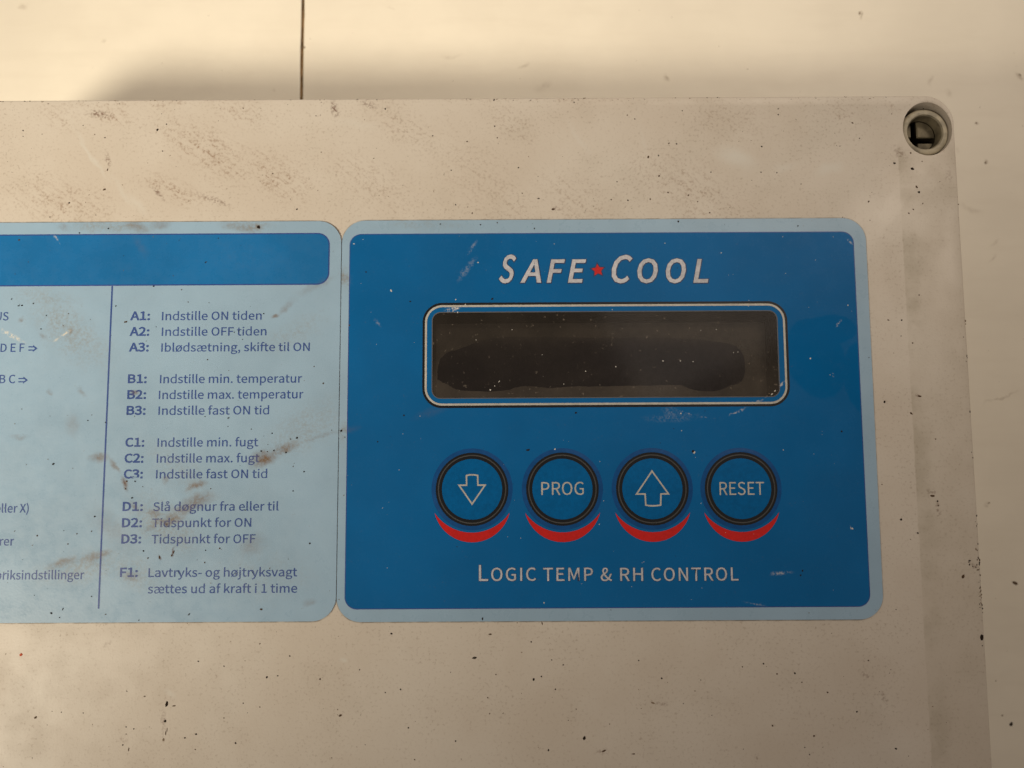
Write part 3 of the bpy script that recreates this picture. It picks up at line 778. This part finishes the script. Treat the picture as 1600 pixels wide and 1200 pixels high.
SL = 0.20
title = []
for s, x0, x1, cap in (('S', 779.5, 799, 43), ('A', 814.5, 844.5, 35.5), ('F', 855.5, 875, 35.5), ('E', 888.5, 908.5, 35.5),
                       ('C', 953, 981, 42.5), ('O', 995, 1025, 37), ('O', 1039.5, 1069, 37), ('L', 1084.5, 1105, 36)):
    title += brand(s, x0, x1, 440.8 if s in 'AFEL' else 441.2, cap * pxm, SL if s != 'O' else 0.12, 0)
outlined('title_lettering', title, MT['silver'], lab2, 0.115 * MM, 0.13 * MM, 0.04 * MM, -0.04 * MM)
ctr = at(934, 422, ZP)
star, star2 = [], []
for i in range(10):
    a = math.pi / 2 + i * math.pi / 5 + 0.08
    r = 10.2 * pxm if i % 2 == 0 else 5.2 * pxm
    star.append((ctr.x + r * math.cos(a), ctr.y + r * math.sin(a)))
    star2.append((ctr.x + 1.32 * r * math.cos(a), ctr.y + 1.32 * r * math.sin(a)))
link('star_emblem', merge([(sheet_mesh([star2], ZP), 0), (sheet_mesh([star], ZP + UP), 1)]), [MT['shadow_ink'], MT['red']], lab2)
cap_l = []
for s, x0, x1, cap in (('L', 748.5, 762.5, 23.5), ('OGIC', 767.5, 837.5, 19.3), ('TEMP', 849, 926.5, 19.3), ('&', 938.8, 956, 19.3),
                       ('RH', 969.3, 1004.8, 19.3), ('CONTROL', 1018, 1153.8, 19.3)):
    A, B = at(x0, 907.6, ZP), at(x1, 907.6, ZP)
    cap_l += text_contours(s, A.x, B.x, A.y, cap * pxm, track=70)
outlined('caption_lettering', cap_l, MT['silver'], lab2, 0.020 * MM, 0.06 * MM, 0.02 * MM, -0.02 * MM)

# ---- display: frame lines, glass deep inside, film over the opening
fo = (at(660.5, 560, ZP).x, at(900, 636, ZP).y, at(1232.3, 570, ZP).x, at(900, 472.6, ZP).y, 3.6 * MM)
disp = bpy.data.objects.new('display', None)
C.objects.link(disp)
disp.parent = box
disp.location = Vector(((win[0] + win[2]) / 2, (win[1] + win[3]) / 2, H - 3.5 * MM)) - box.location
disp.empty_display_size = 0.01


def ring_mesh(rect, i0, i1, z):
    return sheet_mesh([rrect(rect, i0, 14), rrect(rect, i1, 14)], z)


link('display_frame', merge([(ring_mesh(fo, -0.06 * MM, 0.56 * MM, ZP), 0), (ring_mesh(fo, 0.38 * MM, 0.76 * MM, ZP + UP), 1),
                             (sheet_mesh([rrect(win, -0.14 * MM, 8), rrect(win, 0.02 * MM, 8)], ZP + UP), 2)]),
     [MT['black'], MT['pale_line'], MT['rim']], disp)
# the module below: glass plate inside a dark metal bezel
zl = H - 3.5 * MM
gr = at(1196, 560, zl).x
gt = at(900, 505, zl).y
glass = (win[0] + 0.3 * MM, win[1] + 0.3 * MM, gr, gt, 0.3 * MM)
link('display_glass', sheet_mesh([rrect(glass, 0, 3)], zl + 0.2 * MM, thick=0.15 * MM), MT['lcd'], disp)
bz = (win[0] - 0.0 * MM, win[1] - 0.0 * MM, win[2], win[3], 1.5 * MM)
b1 = sheet_mesh([[(gr + .25 * MM, win[1] + .2 * MM), (win[2] - .9 * MM, win[1] + .2 * MM), (win[2] - .9 * MM, gt), (gr + .25 * MM, gt)]], zl + 0.5 * MM, thick=0.4 * MM)
b2 = sheet_mesh([[(win[0] + .4 * MM, gt + .12 * MM), (win[2] - .4 * MM, gt + .12 * MM), (win[2] - .4 * MM, gt + 0.9 * MM), (win[0] + .4 * MM, gt + 0.9 * MM)]], zl + 0.5 * MM, thick=0.4 * MM)
link('display_bezel', merge([(b1, 0), (b2, 1)]), [MT['bezel'], MT['bezel_top']], disp)

patch = [(683, 593), (692, 598), (699, 600), (705, 604.5), (712, 608), (725, 610.8), (745, 611.6), (762, 611.6), (780, 611), (793, 609.4), (801, 607),
         (810, 604.6), (820, 603.6), (832, 603.8), (843, 605), (856, 606.4), (870, 605.8), (884, 604.4), (905, 603.6), (930, 604),
         (960, 603.4), (990, 602.6), (1020, 602.4), (1050, 601.4), (1065, 602), (1074, 606), (1086, 610), (1100, 611.4), (1115, 611.6),
         (1124, 610), (1132, 607), (1140, 602.4), (1148, 601), (1155, 599), (1160, 594), (1163, 588), (1164.5, 578), (1164, 566), (1162, 556),
         (1156, 546), (1150, 541), (1140, 537), (1120, 534), (1090, 530), (1050, 528), (1000, 527), (950, 528), (900, 527), (850, 526), (800, 526),
         (770, 528), (748, 533), (730, 541), (712, 547), (698, 551), (688, 560), (684, 575)]
pr = random.Random(5)
pp = [at(x, y, ZL) for x, y in patch]
fine = []
for i in range(len(pp)):
    a, b = pp[i], pp[(i + 1) % len(pp)]
    for j in range(3):
        q = a.lerp(b, j / 3)
        fine.append((q.x + pr.uniform(-.05, .05) * MM, q.y + pr.uniform(-.05, .05) * MM))
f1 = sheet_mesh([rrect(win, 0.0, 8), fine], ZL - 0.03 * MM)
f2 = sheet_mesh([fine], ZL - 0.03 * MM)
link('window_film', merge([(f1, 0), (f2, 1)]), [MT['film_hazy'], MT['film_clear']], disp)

# ---- four push buttons
px = pxm
ZB = ZL + 2 * E1
RAISE = 0.10 * MM


def annulus(cx, cy, r0, r1, z):
    return sheet_mesh([circle(cx, cy, r1), circle(cx, cy, r0)], z)


def crescent(cx, cy):
    o = (cx, cy - 21.2 * px, 59.4 * px)
    i = (cx, cy + 4.2 * px, 70.2 * px)
    d = o[1] - i[1]
    yy = (o[2] ** 2 - i[2] ** 2 - d * d) / (2 * d)         # relative height of the two tips
    yy = (i[2] ** 2 - o[2] ** 2 + o[1] ** 2 - i[1] ** 2) / (2 * (o[1] - i[1]))
    hxw = math.sqrt(max(o[2] ** 2 - (yy - o[1]) ** 2, 0))
    a0, a1 = math.atan2(yy - o[1], -hxw), math.atan2(yy - o[1], hxw)
    if a0 > 0: a0 -= 2 * math.pi
    b0, b1 = math.atan2(yy - i[1], -hxw), math.atan2(yy - i[1], hxw)
    n = 40
    out = [(o[0] + o[2] * math.cos(a0 + (a1 - a0) * t / n), o[1] + o[2] * math.sin(a0 + (a1 - a0) * t / n)) for t in range(n + 1)]
    inn = [(i[0] + i[2] * math.cos(b1 + (b0 - b1) * t / n), i[1] + i[2] * math.sin(b1 + (b0 - b1) * t / n)) for t in range(1, n)]
    return out + inn


def stroke(pts, w):
    """outline of a closed path drawn with a pen of width w: outer and inner contour"""
    def off(d):
        out = []
        n = len(pts)
        for i in range(n):
            p0, p1, p2 = (Vector(pts[(i + j) % n]) for j in (-1, 0, 1))
            e1, e2 = (p1 - p0).normalized(), (p2 - p1).normalized()
            n1, n2 = Vector((e1.y, -e1.x)), Vector((e2.y, -e2.x))
            m = (n1 + n2).normalized()
            out.append(tuple(p1 + m * d / max(m.dot(n1), 0.35)))
        return out
    return [off(w / 2), off(-w / 2)]


def make_button(cxp, cyp, what):
    c = at(cxp, cyp, ZB + RAISE)
    cx, cy = c.x, c.y
    bm = bmesh.new()
    lathe(bm, cx, cy, [(0, ZB + RAISE), (56.0 * px, ZB + RAISE), (57.5 * px, ZB + RAISE * .9), (60 * px, ZB + RAISE * .3), (62.5 * px, ZB)],
          n=96, slots=[0, 1, 1, 1])
    b = link('push_button', bm_mesh(bm), [MT['button'], MT['halo']], box, smooth=50)
    zt = ZB + RAISE
    link('button_ring', merge([(annulus(cx, cy, 52.6 * px, 55.9 * px, zt + E1), 0), (annulus(cx, cy, 50.9 * px, 52.6 * px, zt + E1), 1),
                               (annulus(cx, cy, 46.4 * px, 50.9 * px, zt + E1), 0)]), [MT['black'], MT['grey_line']], b)
    link('red_crescent', sheet_mesh([crescent(cx, cy)], ZP), MT['red'], b)
    if what == 'down':
        p = [(-8.6, 21), (-3, 22), (3, 22), (8.6, 21), (9, 6.2), (20, 6.2), (0, -22.5), (-20, 6.2), (-8.4, 6.2)]
        link('button_symbol', sheet_mesh(stroke([(cx + x * px, cy + y * px) for x, y in p][::-1], 2.3 * px), zt + E1), MT['pale_line'], b)
    elif what == 'up':
        p = [(0, 27), (24.5, -8), (13.0, -8), (12.2, -25), (4, -26), (-4, -26), (-10.6, -25), (-11.4, -8), (-24.5, -8)]
        link('button_symbol', sheet_mesh(stroke([(cx + x * px, cy + y * px) for x, y in p], 2.3 * px), zt + E1), MT['pale_line'], b)
    else:
        wid = {'PROG': (845.8, 912.2), 'RESET': (1124.5, 1194.3)}[what]
        link('button_lettering', sheet_mesh(px_line(what, wid[0], wid[1], 773.2, zt + E1, 19.6 * px), zt + E1), MT['pale_line'], b)
    tag(b, {'down': 'round blue button with down arrow', 'up': 'round blue button with up arrow',
            'PROG': 'round blue button reading PROG', 'RESET': 'round blue button reading RESET'}[what])
    return b


for cxp, cyp, what in ((737.6, 764.4, 'down'), (878.8, 764, 'PROG'), (1019.3, 763.6, 'up'), (1158, 763.4, 'RESET')):
    make_button(cxp, cyp, what)


# ------------------------------------------------------------------ loose dirt: grains and flecks too many to count
def surface(px_, py_):
    """height of whatever lies under that pixel of the lid"""
    w = at(px_, py_, ZL)
    for r in (lab_r, lab_l):
        if r[0] + .3 * MM < w.x < r[2] - .3 * MM and r[1] + .3 * MM < w.y < r[3] - .3 * MM:
            if r is lab_r and win[0] < w.x < win[2] and win[1] < w.y < win[3]:
                return ZL
            return ZL + 2.2 * E1
    return H


def grain(bm, x, y, z, size, elong=1.0, ang=0.0, slot=0, rg=random, flat=0.35):
    n = rg.choice((6, 7, 8))
    rr = [rg.uniform(0.65, 1.15) for _ in range(n)]
    def pt(k, i, h):
        a = 2 * math.pi * i / n
        u, v = size * elong * rr[i] * math.cos(a) * k, size * rr[i] * math.sin(a) * k
        return bm.verts.new((x + u * math.cos(ang) - v * math.sin(ang), y + u * math.sin(ang) + v * math.cos(ang), z + h))
    lo = [pt(1, i, 0.002 * MM) for i in range(n)]
    hi = [pt(0.6, i, size * flat) for i in range(n)]
    f = [bm.faces.new(hi)]
    for i in range(n):
        f.append(bm.faces.new((lo[i], lo[(i + 1) % n], hi[(i + 1) % n], hi[i])))
    for q in f:
        q.material_index = slot


SOOT, BROWN, TAN, WHITE, ORANGE = range(5)
DM = [MT['soot'], MT['brown'], MT['tan'], MT['white'], MT['orange']]
# x, y in the photo, radius in pixels, elongation, angle in degrees, colour
marks = [(246, 203, 2.0, 1.4, 60, 0), (260, 194, 1.5, 1, 0, 0), (254, 236, 1.4, 1, 0, 0), (130, 196, 1.2, 1, 0, 0), (36, 204, 1.5, 1, 0, 0),
         (36, 213, 1.2, 1, 0, 0), (163, 296, 2.2, 1.7, 20, 1), (108, 317, 1.6, 1.4, 0, 0), (78, 339, 1.3, 1, 0, 0), (464, 327, 1.9, 1.2, 0, 0),
         (426, 271, 1.5, 1, 0, 1), (164, 215, 1.4, 1, 0, 0), (168, 265, 1.6, 1.8, 80, 1), (148, 210, 1.2, 1, 0, 1), (380, 169, 1.3, 1, 0, 1),
         (602, 170, 1.5, 1.3, 70, 0), (772, 156, 1.8, 1.5, 70, 0), (897, 160, 1.4, 1, 0, 0), (980, 180, 1.6, 1, 0, 1), (992, 186, 1.5, 1, 0, 0),
         (1057, 225, 1.7, 1, 0, 0), (1045, 224, 1.4, 1.4, 30, 1), (1013, 245, 1.9, 1.6, 70, 1), (1029, 243, 1.5, 1, 0, 0), (1066, 173, 1.5, 1, 0, 0),
         (1216, 170, 1.3, 1, 0, 0), (1216, 179, 1.5, 1, 0, 0), (1332, 192, 1.7, 1.3, -30, 1), (1343, 216, 1.4, 1, 0, 0), (1190, 229, 1.8, 1, 0, 0),
         (864, 327, 2.4, 1.6, 0, 1), (842, 310, 1.5, 1, 0, 0), (816, 302, 1.4, 1, 0, 1), (738, 333, 1.6, 1.3, 50, 1), (712, 320, 1.5, 1, 0, 0),
         (730, 221, 1.7, 1.3, 40, 1), (810, 262, 1.5, 1, 0, 0), (705, 266, 1.4, 1, 60, 0), (773, 197, 1.4, 1, 0, 0), (777, 215, 1.5, 1, 0, 1),
         (676, 212, 1.4, 1, 0, 0), (981, 313, 1.7, 1, 0, 0), (955, 312, 1.5, 1, 0, 1), (1016, 311, 1.6, 1, 0, 1), (964, 284, 1.3, 1, 0, 0),
         (1030, 275, 1.6, 1.4, 60, 1), (1044, 301, 1.5, 1.2, -30, 1), (1398, 255, 2.0, 1.5, -25, 0), (1426, 264, 2.6, 1.4, -20, 0),
         (1432, 292, 2.2, 1.5, -60, 1), (1436, 300, 2.5, 1.0, 0, 0), (1442, 318, 1.4, 1, 0, 1), (1427, 327, 1.6, 1, 0, 1), (1420, 333, 1.6, 1, 0, 1),
         (1357, 315, 1.6, 1.6, 55, 1), (1189, 269, 1.4, 1, 0, 0), (1214, 270, 1.4, 1, 0, 0), (1111, 269, 1.4, 1, 0, 0), (1076, 305, 1.6, 1.4, 60, 1),
         (1090, 315, 1.5, 1, 0, 1), (1109, 332, 1.4, 1.4, 40, 1), (1441, 252, 1.3, 1, 0, 1), (1423, 239, 1.7, 1, 0, 1), (1443, 170, 1.4, 1, 0, 0),
         (1382, 628, 2.2, 1.6, 80, 0), (1408, 812, 2.3, 1.3, -20, 0), (1434, 833, 1.7, 1, 0, 0), (1457, 775, 2.3, 2.2, 0, 1), (1465, 783, 1.6, 1, 0, 0),
         (1466, 790, 1.4, 1, 0, 1), (1505, 901, 3.0, 1.4, 60, 1), (1534, 996, 3.8, 1.5, 90, 0), (1535, 1009, 1.3, 1, 0, 0), (1424, 646, 1.7, 2, -30, 1),
         (1437, 619, 1.9, 2.2, -20, 1), (1388, 500, 1.6, 1.5, -10, 1), (1409, 500, 1.6, 1.3, 10, 0), (1436, 461, 1.3, 1, 0, 1), (1426, 536, 1.6, 1, 0, 1),
         (1408, 525, 1.2, 1, 0, 0), (1378, 757, 1.3, 1, 0, 1), (1462, 686, 1.4, 1, 0, 1),
         (33, 1023, 2.6, 1.3, 50, 4), (260.5, 1100, 2.7, 1.9, 85, 0), (272, 1103, 1.7, 2.2, 5, 1), (258, 1127, 2.3, 1.3, 60, 0), (255.5, 1156, 2.0, 1.6, 70, 2),
         (259, 1145, 1.1, 4.0, 88, 1), (261, 1140, 0.8, 5, 88, 1), (56, 1121, 2.1, 1.6, 25, 1), (226, 1088, 1.5, 1.3, 0, 1), (198, 1080, 1.4, 1, 0, 0),
         (417, 1058, 2.0, 1.2, -40, 0), (500, 1061, 1.8, 1.2, 30, 1), (368, 1161, 1.8, 1, 0, 0), (306, 1147, 1.6, 1.5, 0, 0), (289, 1153, 1.4, 1, 0, 0),
         (532, 1118, 1.9, 2, 35, 1), (197, 1136, 1.5, 1, 0, 0), (209, 1139, 1.4, 1, 0, 0), (192, 1164, 1.6, 1, 0, 0), (201, 1171, 1.2, 2.5, 85, 1),
         (350, 1041, 1.3, 1, 0, 0), (310, 1033, 1.3, 1.4, 0, 0), (453, 1025, 1.4, 1, 0, 0), (406, 1006, 1.4, 1.2, 60, 1), (380, 1099, 1.4, 1, 0, 0),
         (305, 1171, 1.4, 1, 0, 1), (96, 1113, 1.3, 1, 0, 0), (130, 1114, 1.2, 1, 0, 0), (406, 1105, 1.3, 1, 0, 1), (350, 1122, 1.2, 1, 0, 1),
         (612, 990, 1.7, 1.4, 0, 0), (742, 1028, 2.0, 2.3, 5, 0), (766, 991, 1.5, 2.3, 0, 1), (830, 1003, 1.7, 1, 0, 0), (834, 1062, 2.2, 1.5, 70, 0),
         (846, 1057, 1.5, 1, 0, 0), (880, 1039, 1.6, 1, 0, 0), (868, 1077, 1.5, 1, 0, 0), (862, 1031, 1.3, 1, 0, 0), (913, 1153, 3.0, 1.2, 80, 0),
         (857, 1172, 1.5, 1.3, 80, 0), (638, 1137, 1.7, 1, 0, 0), (712, 1158, 1.6, 1, 0, 0), (626, 1077, 1.5, 1, 0, 0), (602, 1082, 1.4, 1, 0, 0),
         (762, 1090, 1.5, 1, 0, 1), (775, 1054, 1.3, 1, 0, 1), (998, 1032, 1.5, 1, 0, 0), (1034, 1060, 1.7, 1, 0, 0), (1193, 1037, 1.6, 1, 0, 0),
         (1242, 1052, 1.8, 1, 0, 0), (1214, 1053, 1.6, 1, 0, 1), (1357, 1032, 1.4, 1, 0, 1), (1339, 1112, 1.4, 1.3, 40, 0), (1400, 1170, 1.9, 1.4, -30, 0),
         (1293, 1082, 1.7, 1.2, 10, 1), (1272, 1150, 1.9, 1.2, 0, 1), (1253, 1066, 1.3, 1, 0, 1), (1207, 1134, 1.6, 1.3, 0, 1), (1265, 1179, 1.3, 1, 0, 0),
         (648, 1187, 1.4, 1, 0, 1), (1160, 1042, 1.3, 1, 0, 1), (1020, 1098, 1.8, 2.2, -20, 2), (944, 1173, 1.8, 2.2, 15, 1), (990, 1178, 1.3, 2.6, 0, 1),
         # on the labels
         (383, 797, 1.2, 1, 0, 0), (366, 519, 1.1, 1, 0, 0), (404, 355, 3.2, 1.1, 80, 0), (169, 357, 1.5, 1, 0, 0), (124, 364, 1.3, 1, 0, 0), (30, 375, 1.8, 1.2, 0, 1), (321, 410, 1.6, 1, 0, 0),
         (341, 372, 1.2, 1, 0, 0), (240, 447, 1.4, 1.3, 0, 0), (412, 490, 1.4, 1, 0, 0), (83, 725, 1.9, 1.5, 35, 0), (148, 807, 1.7, 1, 0, 0),
         (505, 599, 1.7, 1, 0, 1), (357, 653, 1.3, 1.4, 40, 0), (425, 677, 1.4, 1, 0, 0), (464, 684, 1.8, 1.2, 40, 0), (447, 707, 1.6, 1.2, 20, 0),
         (428, 704, 1.4, 1, 0, 0), (408, 705, 1.5, 1, 0, 0), (475, 737, 1.4, 1, 0, 0), (458, 767, 1.3, 1, 0, 0), (484, 849, 1.5, 1.2, 0, 0),
         (224, 861, 1.7, 1, 0, 0), (231, 872, 1.5, 1, 0, 1), (343, 857, 1.5, 1, 0, 1), (321, 860, 1.4, 1, 0, 0), (320, 879, 1.4, 1, 0, 1),
         (206, 778, 1.8, 1, 0, 0), (198, 752, 1.6, 1, 0, 1), (196, 764, 1.8, 1, 0, 1), (211, 752, 1.4, 1, 0, 0), (271, 863, 1.3, 3.0, 75, 1),
         (268, 868, 1.8, 1.3, 60, 1), (249, 871, 1.5, 2.0, 85, 1), (80, 958, 1.8, 1.3, -30, 0), (98, 952, 1.1, 2.6, 70, 0), (165, 960, 1.5, 1, 0, 1),
         (408, 952, 1.8, 1.3, 10, 1), (295, 960, 1.1, 2.4, 50, 0), (143, 932, 1.3, 1, 0, 0), (93, 965, 1.2, 1, 0, 0), (143, 830, 1.2, 1, 0, 1),
         (106, 850, 1.4, 1, 0, 1), (58, 837, 1.5, 1, 0, 1), (120, 834, 1.2, 1, 0, 1), (165, 660, 1.3, 1, 0, 0), (137, 657, 1.1, 1, 0, 0),
         (72, 493, 1.4, 1, 0, 0), (29, 478, 1.3, 1.5, 0, 0), (34, 477, 1.3, 1.4, 0, 0), (52, 474, 1.2, 1.2, 30, 0), (64, 514, 1.2, 1.2, 0, 0),
         (107, 490, 1.3, 1, 0, 1), (18, 467, 1.3, 1, 0, 0), (196, 503, 1.6, 2.5, 10, 1), (181, 478, 1.4, 1, 0, 0), (324, 562, 1.3, 1, 0, 1),
         (454, 686, 1.4, 1, 0, 0), (527, 686, 1.5, 1, 0, 0), (533, 673, 1.8, 1.4, 60, 0), (546, 508, 1.5, 1.2, 0, 1), (688, 350, 1.4, 1, 0, 0),
         (751, 351, 1.4, 1, 0, 0), (777, 348, 1.5, 1.2, 30, 1), (835, 357, 1.5, 1, 0, 0), (1060, 346, 1.8, 1, 0, 0), (1247, 353, 1.4, 1, 0, 0),
         (769, 467, 1.8, 1.2, 0, 0), (641, 471, 1.5, 1, 0, 0), (572, 425, 1.6, 1.1, 0, 0), (900, 645, 1.9, 1.4, 10, 0), (825, 703, 1.9, 2.0, 15, 0),
         (631, 649, 1.6, 1, 0, 0), (590, 690, 1.5, 1, 0, 0), (1083, 705, 2.4, 1.4, 70, 0), (1085, 707, 2.0, 1.3, 70, 3), (1254, 892, 1.8, 1, 0, 0),
         (1251, 899, 1.6, 1, 0, 0), (1315, 674, 1.6, 1, 0, 0), (1366, 683, 1.6, 1, 0, 0), (1358, 495, 1.4, 1, 0, 0), (770, 466, 1.2, 1, 0, 0),
         (754, 967, 1.4, 2.0, 90, 0), (847, 974, 1.0, 4, -80, 1), (1292, 966, 2.0, 1.2, 0, 1),
         # white dust on the blue
         (611, 454, 1.9, 1.6, -60, 3), (747, 410, 1.4, 1, 0, 3), (866, 381, 1.1, 1, 0, 3), (867, 702, 1.7, 1, 0, 3), (966, 750, 1.5, 1.6, -25, 3),
         (850, 942, 1.5, 1, 0, 3), (553, 381, 1.3, 1.4, 0, 3), (1064, 646, 1.6, 1, 0, 3), (1266, 560, 1.5, 1.2, 0, 3), (1065, 673, 1.1, 1, 0, 3),
         (1224, 703, 1.2, 1, 0, 3), (1039, 380, 1.2, 1, 0, 3), (1127, 395, 1.2, 1, 0, 3), (1223, 370, 1.0, 1, 0, 3), (996, 808, 1.3, 1, 0, 3),
         (1325, 477, 1.4, 1, 0, 3), (1332, 826, 1.3, 1.5, -60, 3), (715, 482, 1.8, 1.5, 20, 3), (711, 481, 1.6, 1.3, 0, 3), (720, 478, 1.4, 1.6, 40, 3),
         (715, 488, 1.5, 1, 0, 3), (708, 486, 1.3, 1, 0, 3), (727, 476, 1.3, 1.6, 40, 3), (700, 484, 1.0, 1, 0, 3), (712, 468, 1.0, 2, 40, 3),
         (766, 609, 1.8, 1.0, 0, 3), (773, 603, 1.2, 1.2, 40, 3), (780, 596, 0.7, 4.0, 48, 3), (1063, 564, 1.4, 1.2, 10, 3), (1036, 564, 1.6, 1.2, -30, 3),
         (1083, 565, 1.3, 1.2, 0, 3), (1146, 551, 1.1, 1, 0, 3), (1153, 550, 1.1, 1, 0, 3), (744, 531, 1.2, 1, 0, 3), (800, 515, 1.2, 1.1, 0, 3),
         (962, 573, 1.3, 1.2, 0, 3), (1206, 616, 1.7, 1.8, 35, 3), (1202, 615, 1.3, 1.4, 20, 2), (1211, 611, 1.6, 1.5, 40, 3), (1198, 619, 1.3, 1.4, 20, 2),
         (1119, 515, 1.1, 1, 0, 3), (1095, 516, 1.0, 1, 0, 3), (915, 580, 1.1, 1.3, -50, 3), (881, 600, 1.0, 1, 0, 3)]
rg = random.Random(11)
bm = bmesh.new()
for x, y, r, el, an, sl in marks:
    w = at(x, y, surface(x, y))
    in_win = win[0] < w.x < win[2] and win[1] < w.y < win[3]
    grain(bm, w.x, w.y, w.z, r * (0.72 if in_win else 0.88) * px, el, math.radians(an), sl, rg)
# fine dust scattered everywhere, thicker on the upper half of the lid
for i in range(680):
    x, y = rg.uniform(-40, 1490), rg.uniform(156, 1200)
    if y > 340 and rg.random() < 0.45:
        continue
    if 676 < x < 1217 and 486 < y < 624 and rg.random() < .6:
        continue
    w = at(x, y, surface(x, y))
    if w.x > RX - 1 * MM or math.hypot(w.x - hx, w.y - hy) < 5.6 * MM:
        continue
    blue = blu_r[0] < w.x < blu_r[2] and blu_r[1] < w.y < blu_r[3]
    sl = (3 if rg.random() < .72 else 0) if blue else rg.choice((0, 1, 1, 1, 2, 2))
    grain(bm, w.x, w.y, w.z, rg.choice((.3, .4, .5, .6, .7)) * px * (0.85 if blue else 1.1), rg.uniform(1, 1.9), rg.uniform(0, 6.3), sl, rg)
# dirt caught along the lid's rim
for i in range(120):
    x = rg.uniform(0, 1080) if i < 95 else rg.uniform(1080, 1400)
    w = at(x, 155, H)
    grain(bm, w.x, TY - rg.uniform(0.15, 0.75) * MM, H - 0.03 * MM, rg.uniform(.35, 0.95) * px, rg.uniform(1, 3.6), rg.uniform(-.25, .25), rg.choice((0, 1, 1, 2, 2)), rg)
for i in range(75):
    y = rg.choice((rg.uniform(845, 975), rg.uniform(860, 960), rg.uniform(280, 900)))
    w = at(1500, y, H)
    grain(bm, RX - rg.uniform(.1, .7) * MM, w.y, H - 0.04 * MM, rg.uniform(.5, 1.4) * px, rg.uniform(1, 2.6), math.pi / 2 + rg.uniform(-.5, .5), rg.choice((0, 0, 1, 2)), rg)
for x, y, r in ((1515, 876, 1.2), (1515, 882, 1.0), (1520, 885, .9), (1525, 887, .9), (1514, 878, .9), (1530, 882, .8)):
    w = at(x, y, H)
    grain(bm, w.x, w.y, H, r * px, 1.8, rg.uniform(0, 3), 0, rg)
me = bpy.data.meshes.new('dirt_grains')
bm.to_mesh(me)
bm.free()
dg = link('dirt_grains', me, DM)
tag(dg, 'scattered soot grains and white dust lying on the control box', kind='stuff', cat='dirt')

bm = bmesh.new()
for x, y, r, el, an, sl in ((1586, 911, 3.4, 1.7, -20, 1), (1580, 1131, 3.4, 1.25, 70, 0), (1566, 1118, 1.8, 1.4, 60, 2), (1540, 254, 2.6, 1.1, 40, 2),
                            (1525, 192, 2.2, 1.1, 0, 2), (1343, 21, 2.3, 1.9, 85, 2), (1594, 117, 2.0, 1.6, -50, 2), (475, 74, 2.6, 1.2, 0, 2),
                            (1545, 786, 1.7, 1.5, 20, 2), (1472, 350, 1.3, 1, 0, 2), (1556, 1064, 1.4, 1, 0, 2)):
    w = at(x, y, 0)
    grain(bm, w.x, w.y, 0.0, r * 1.25 * px, el, math.radians(an), sl, rg, flat=0.25)
for i in range(36):
    x, y = (rg.uniform(0, 1600), rg.uniform(0, 145)) if i < 20 else (rg.uniform(1530, 1640), rg.uniform(150, 1200))
    w = at(x, y, 0)
    grain(bm, w.x, w.y, 0.0, rg.uniform(.4, 1.0) * px, rg.uniform(1, 2), rg.uniform(0, 6), 2, rg, flat=0.2)
me = bpy.data.meshes.new('floor_grit')
bm.to_mesh(me)
bm.free()
tag(link('floor_grit', me, DM), 'dark bits of grit scattered on the cream floor', kind='stuff', cat='grit')
